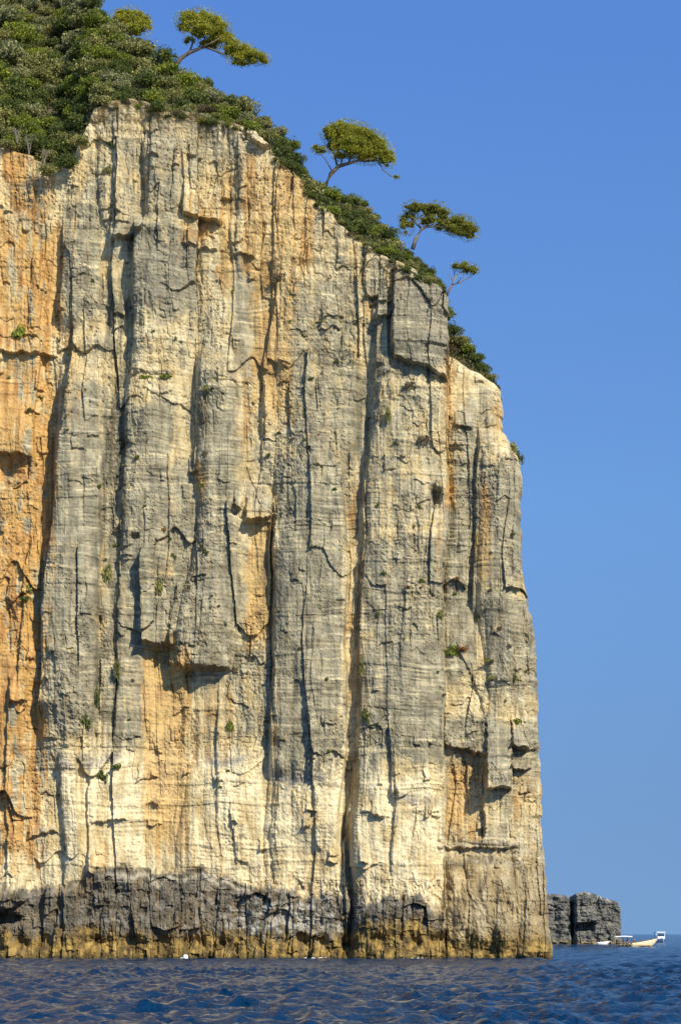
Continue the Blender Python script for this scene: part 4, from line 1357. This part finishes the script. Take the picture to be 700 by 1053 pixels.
for i in range(9):
    xx = -3.7 + 3.0 * i / 8
    zc = 1.62 + .10 * math.sin(i / 8 * math.pi) + .05 * i / 8
    rings.append([(xx, -.95, zc - .04), (xx, -.5, zc + .05), (xx, 0, zc + .08), (xx, .5, zc + .05), (xx, .95, zc - .04), (xx, .95, zc - .09), (xx, .5, zc), (xx, 0, zc + .03), (xx, -.5, zc), (xx, -.95, zc - .09)])
aw.loft(rings); aw.build("awning", M_CANVAS, boat, True)
for xx in (-2.9, -0.8):
    for yy in (-.85, .85):
        pm = MB(); pm.tube([(xx, yy, .5), (xx, yy, 1.62)], [.03, .03], 6); pm.build("awning_pole", M_DARK, boat)
for xx in (-2.75, -2.1, -1.5, -0.9):
    fm = MB()
    fm.tube([(xx + .20 * math.cos(a), -1.04, .30 + .20 * math.sin(a)) for a in np.linspace(0, 2 * math.pi, 13)], [.085] * 13, 6, cap=False)
    fm.build("tyre_fender", M_DARK, boat, True)
en = MB(); en.box((-3.25, 0, .75), (.42, .42, .60), .12); en.tube([(-3.25, 0, .5), (-3.3, 0, -.4)], [.09, .07], 8); en.build("outboard_motor", M_DARK, boat, True)
cz, sz_ = math.cos(math.radians(-8)), math.sin(math.radians(-8))
for (lx, ly, colr, lab) in ((-2.2, -.35, M_CLOTH, "seated passenger in dark clothes at the stern of the cream boat"),
                            (-1.5, -.2, M_CLOTH2, "seated passenger in brown clothes under the awning of the cream boat"),
                            (-0.4, .2, M_CLOTH, "seated passenger in dark clothes just behind the bow of the cream boat")):
    w = (bx[0] + lx * cz - ly * sz_, Yb + lx * sz_ + ly * cz, .05)
    person(w, colr, lab, rot=math.radians(20 + 40 * lx))

# white motorboat seen end-on behind it
Ym = 540.0
mx = at(677.5, 969, Ym)
mboat = empty("motor_boat", (mx[0], Ym, 0))
mboat.rotation_euler = (0, 0, math.radians(-82))
tag(mboat, "white motor boat with hardtop seen end-on behind the cream bow", "boat")
h2 = MB(); h2.loft(hull_rings(6.5, 2.5, 0.85, 1.15, -0.3)); h2.build("hull", M_WHITE, mboat, True)
c2 = MB(); c2.box((0.3, 0, 1.2), (2.2, 1.9, .75), .12); c2.build("cabin", M_WHITE, mboat)
g2 = MB(); g2.loft([[(1.42, -.88, 1.58), (1.46, -.88, 1.58), (1.46, .88, 1.58), (1.42, .88, 1.58)], [(1.1, -.82, 2.15), (1.14, -.82, 2.15), (1.14, .82, 2.15), (1.1, .82, 2.15)]]); g2.build("windscreen", M_GLASS, mboat)
t2 = MB(); t2.box((0.0, 0, 2.55), (2.6, 2.3, .20), .08); t2.build("hardtop", M_WHITE, mboat)
for xx in (-1.1, 1.0):
    for yy in (-1.0, 1.0):
        pm = MB(); pm.tube([(xx, yy, .9), (xx, yy, 2.5)], [.08, .08], 6); pm.build("hardtop_post", M_WHITE, mboat)

# small white boat at the foot of the headland
Yd = 446.0
dx_ = at(619.5, 970, Yd)
dn = empty("dinghy", (dx_[0], Yd, 0))
tag(dn, "small white dinghy moored at the foot of the far headland", "boat")
h3 = MB(); h3.loft(hull_rings(2.3, 1.1, 0.45, 0.7, -0.15, 9)); h3.build("hull", M_WHITE, dn, True)
s3 = MB(); s3.box((-.2, 0, .35), (.25, .85, .05), .015); s3.build("bench", M_WOOD, dn)
e3 = MB(); e3.box((-1.2, 0, .6), (.22, .25, .36), .06); e3.build("outboard_motor", M_DARK, dn)

# white buoy at the cliff foot
p = on_cliff(191, 984)
by = empty("mooring_buoy", (p[0], p[1] - 0.8, 0.05))
by.scale = (0.75, 0.75, 0.75)
tag(by, "round white mooring buoy floating against the cliff foot", "buoy")
bm = MB()
bm.loft([[(math.cos(2 * math.pi * s / 14) * r_, math.sin(2 * math.pi * s / 14) * r_, z_) for s in range(14)]
         for r_, z_ in ((.05, -.26), (.20, -.20), (.30, -.05), (.32, .10), (.28, .25), (.17, .36), (.06, .40))])
bm.build("float", M_BUOY, by, True)
rg_ = MB()
rg_.tube([(.08 * math.cos(a), 0, .47 + .08 * math.sin(a)) for a in np.linspace(-1.4, 4.5, 12)], [.02] * 12, 5)
rg_.build("ring", M_DARK, by, True)

# ------------------------------------------------------------------ light, sky, camera
SUN_EL, SUN_AZ = math.radians(35), math.radians(145)   # azimuth clockwise from +Y: behind the camera, to the right
world = bpy.data.worlds.new("World")
scene.world = world
world.use_nodes = True
nt = world.node_tree
bg = nt.nodes["Background"]
sky = nt.nodes.new("ShaderNodeTexSky")
sky.sky_type = "NISHITA"
sky.sun_disc = False
sky.sun_elevation = SUN_EL
sky.sun_rotation = SUN_AZ
sky.air_density = 1.0
sky.dust_density = 0.15
sky.ozone_density = 4.0
sky.altitude = 0
tc = nt.nodes.new("ShaderNodeTexCoord")
up = nt.nodes.new("ShaderNodeVectorMath"); up.operation = "ADD"; up.inputs[1].default_value = (0, 0, 0.34)   # clear, dry air: the deep blue reaches down to the horizon
nz = nt.nodes.new("ShaderNodeVectorMath"); nz.operation = "NORMALIZE"
nt.links.new(tc.outputs["Generated"], up.inputs[0]); nt.links.new(up.outputs[0], nz.inputs[0]); nt.links.new(nz.outputs[0], sky.inputs[0])
hs = nt.nodes.new("ShaderNodeHueSaturation"); hs.inputs["Saturation"].default_value = 1.12
nt.links.new(sky.outputs[0], hs.inputs["Color"])
# thin dusky haze low over the sea, plus brighter high sky added as fill
sx = nt.nodes.new("ShaderNodeSeparateXYZ"); nt.links.new(tc.outputs["Generated"], sx.inputs[0])
haze_fill = ramp(nt, [(0.0, (0.84, 0.71, 0.63)), (0.06, (0.93, 0.79, 0.71)), (0.19, (1.12, 1.05, 1.02)), (0.40, (1.00, 1.03, 1.22)), (0.72, (1.45, 1.42, 1.46))])
nt.links.new(sx.outputs["Z"], haze_fill.inputs[0])
skyc = mixrgb(nt, "MULTIPLY", 1.0, hs.outputs[0], haze_fill.outputs[0])
nt.links.new(skyc, bg.inputs["Color"])
bg.inputs["Strength"].default_value = 0.135

sd_ = np.array((math.sin(SUN_AZ) * math.cos(SUN_EL), math.cos(SUN_AZ) * math.cos(SUN_EL), math.sin(SUN_EL)))
sl = bpy.data.lights.new("sun", "SUN")
sl.energy = 4.0
sl.angle = math.radians(0.5)
sl.color = (1.0, 0.925, 0.755)
so = bpy.data.objects.new("sun", sl)
COL.objects.link(so)
from mathutils import Vector
so.rotation_euler = Vector(tuple(-sd_)).to_track_quat("-Z", "Y").to_euler()
so.location = tuple(sd_ * 100)

cam = bpy.data.cameras.new("camera")
cam.sensor_fit = "VERTICAL"
cam.sensor_height = 36
cam.lens = F / 1053 * 36
cam.shift_y = (CV - 526.5) / 1053
cam.clip_start = 0.5
cam.clip_end = 60000
co = bpy.data.objects.new("camera", cam)
COL.objects.link(co)
co.location = (0, 0, CAMZ)
co.rotation_euler = (math.radians(90), 0, 0)
scene.camera = co

scene.view_settings.view_transform = "Standard"
scene.view_settings.look = "None"
scene.view_settings.exposure = 0.68
scene.view_settings.gamma = 1.0
scene.render.resolution_x, scene.render.resolution_y = 680, 1024
scene.cycles.max_bounces = 6
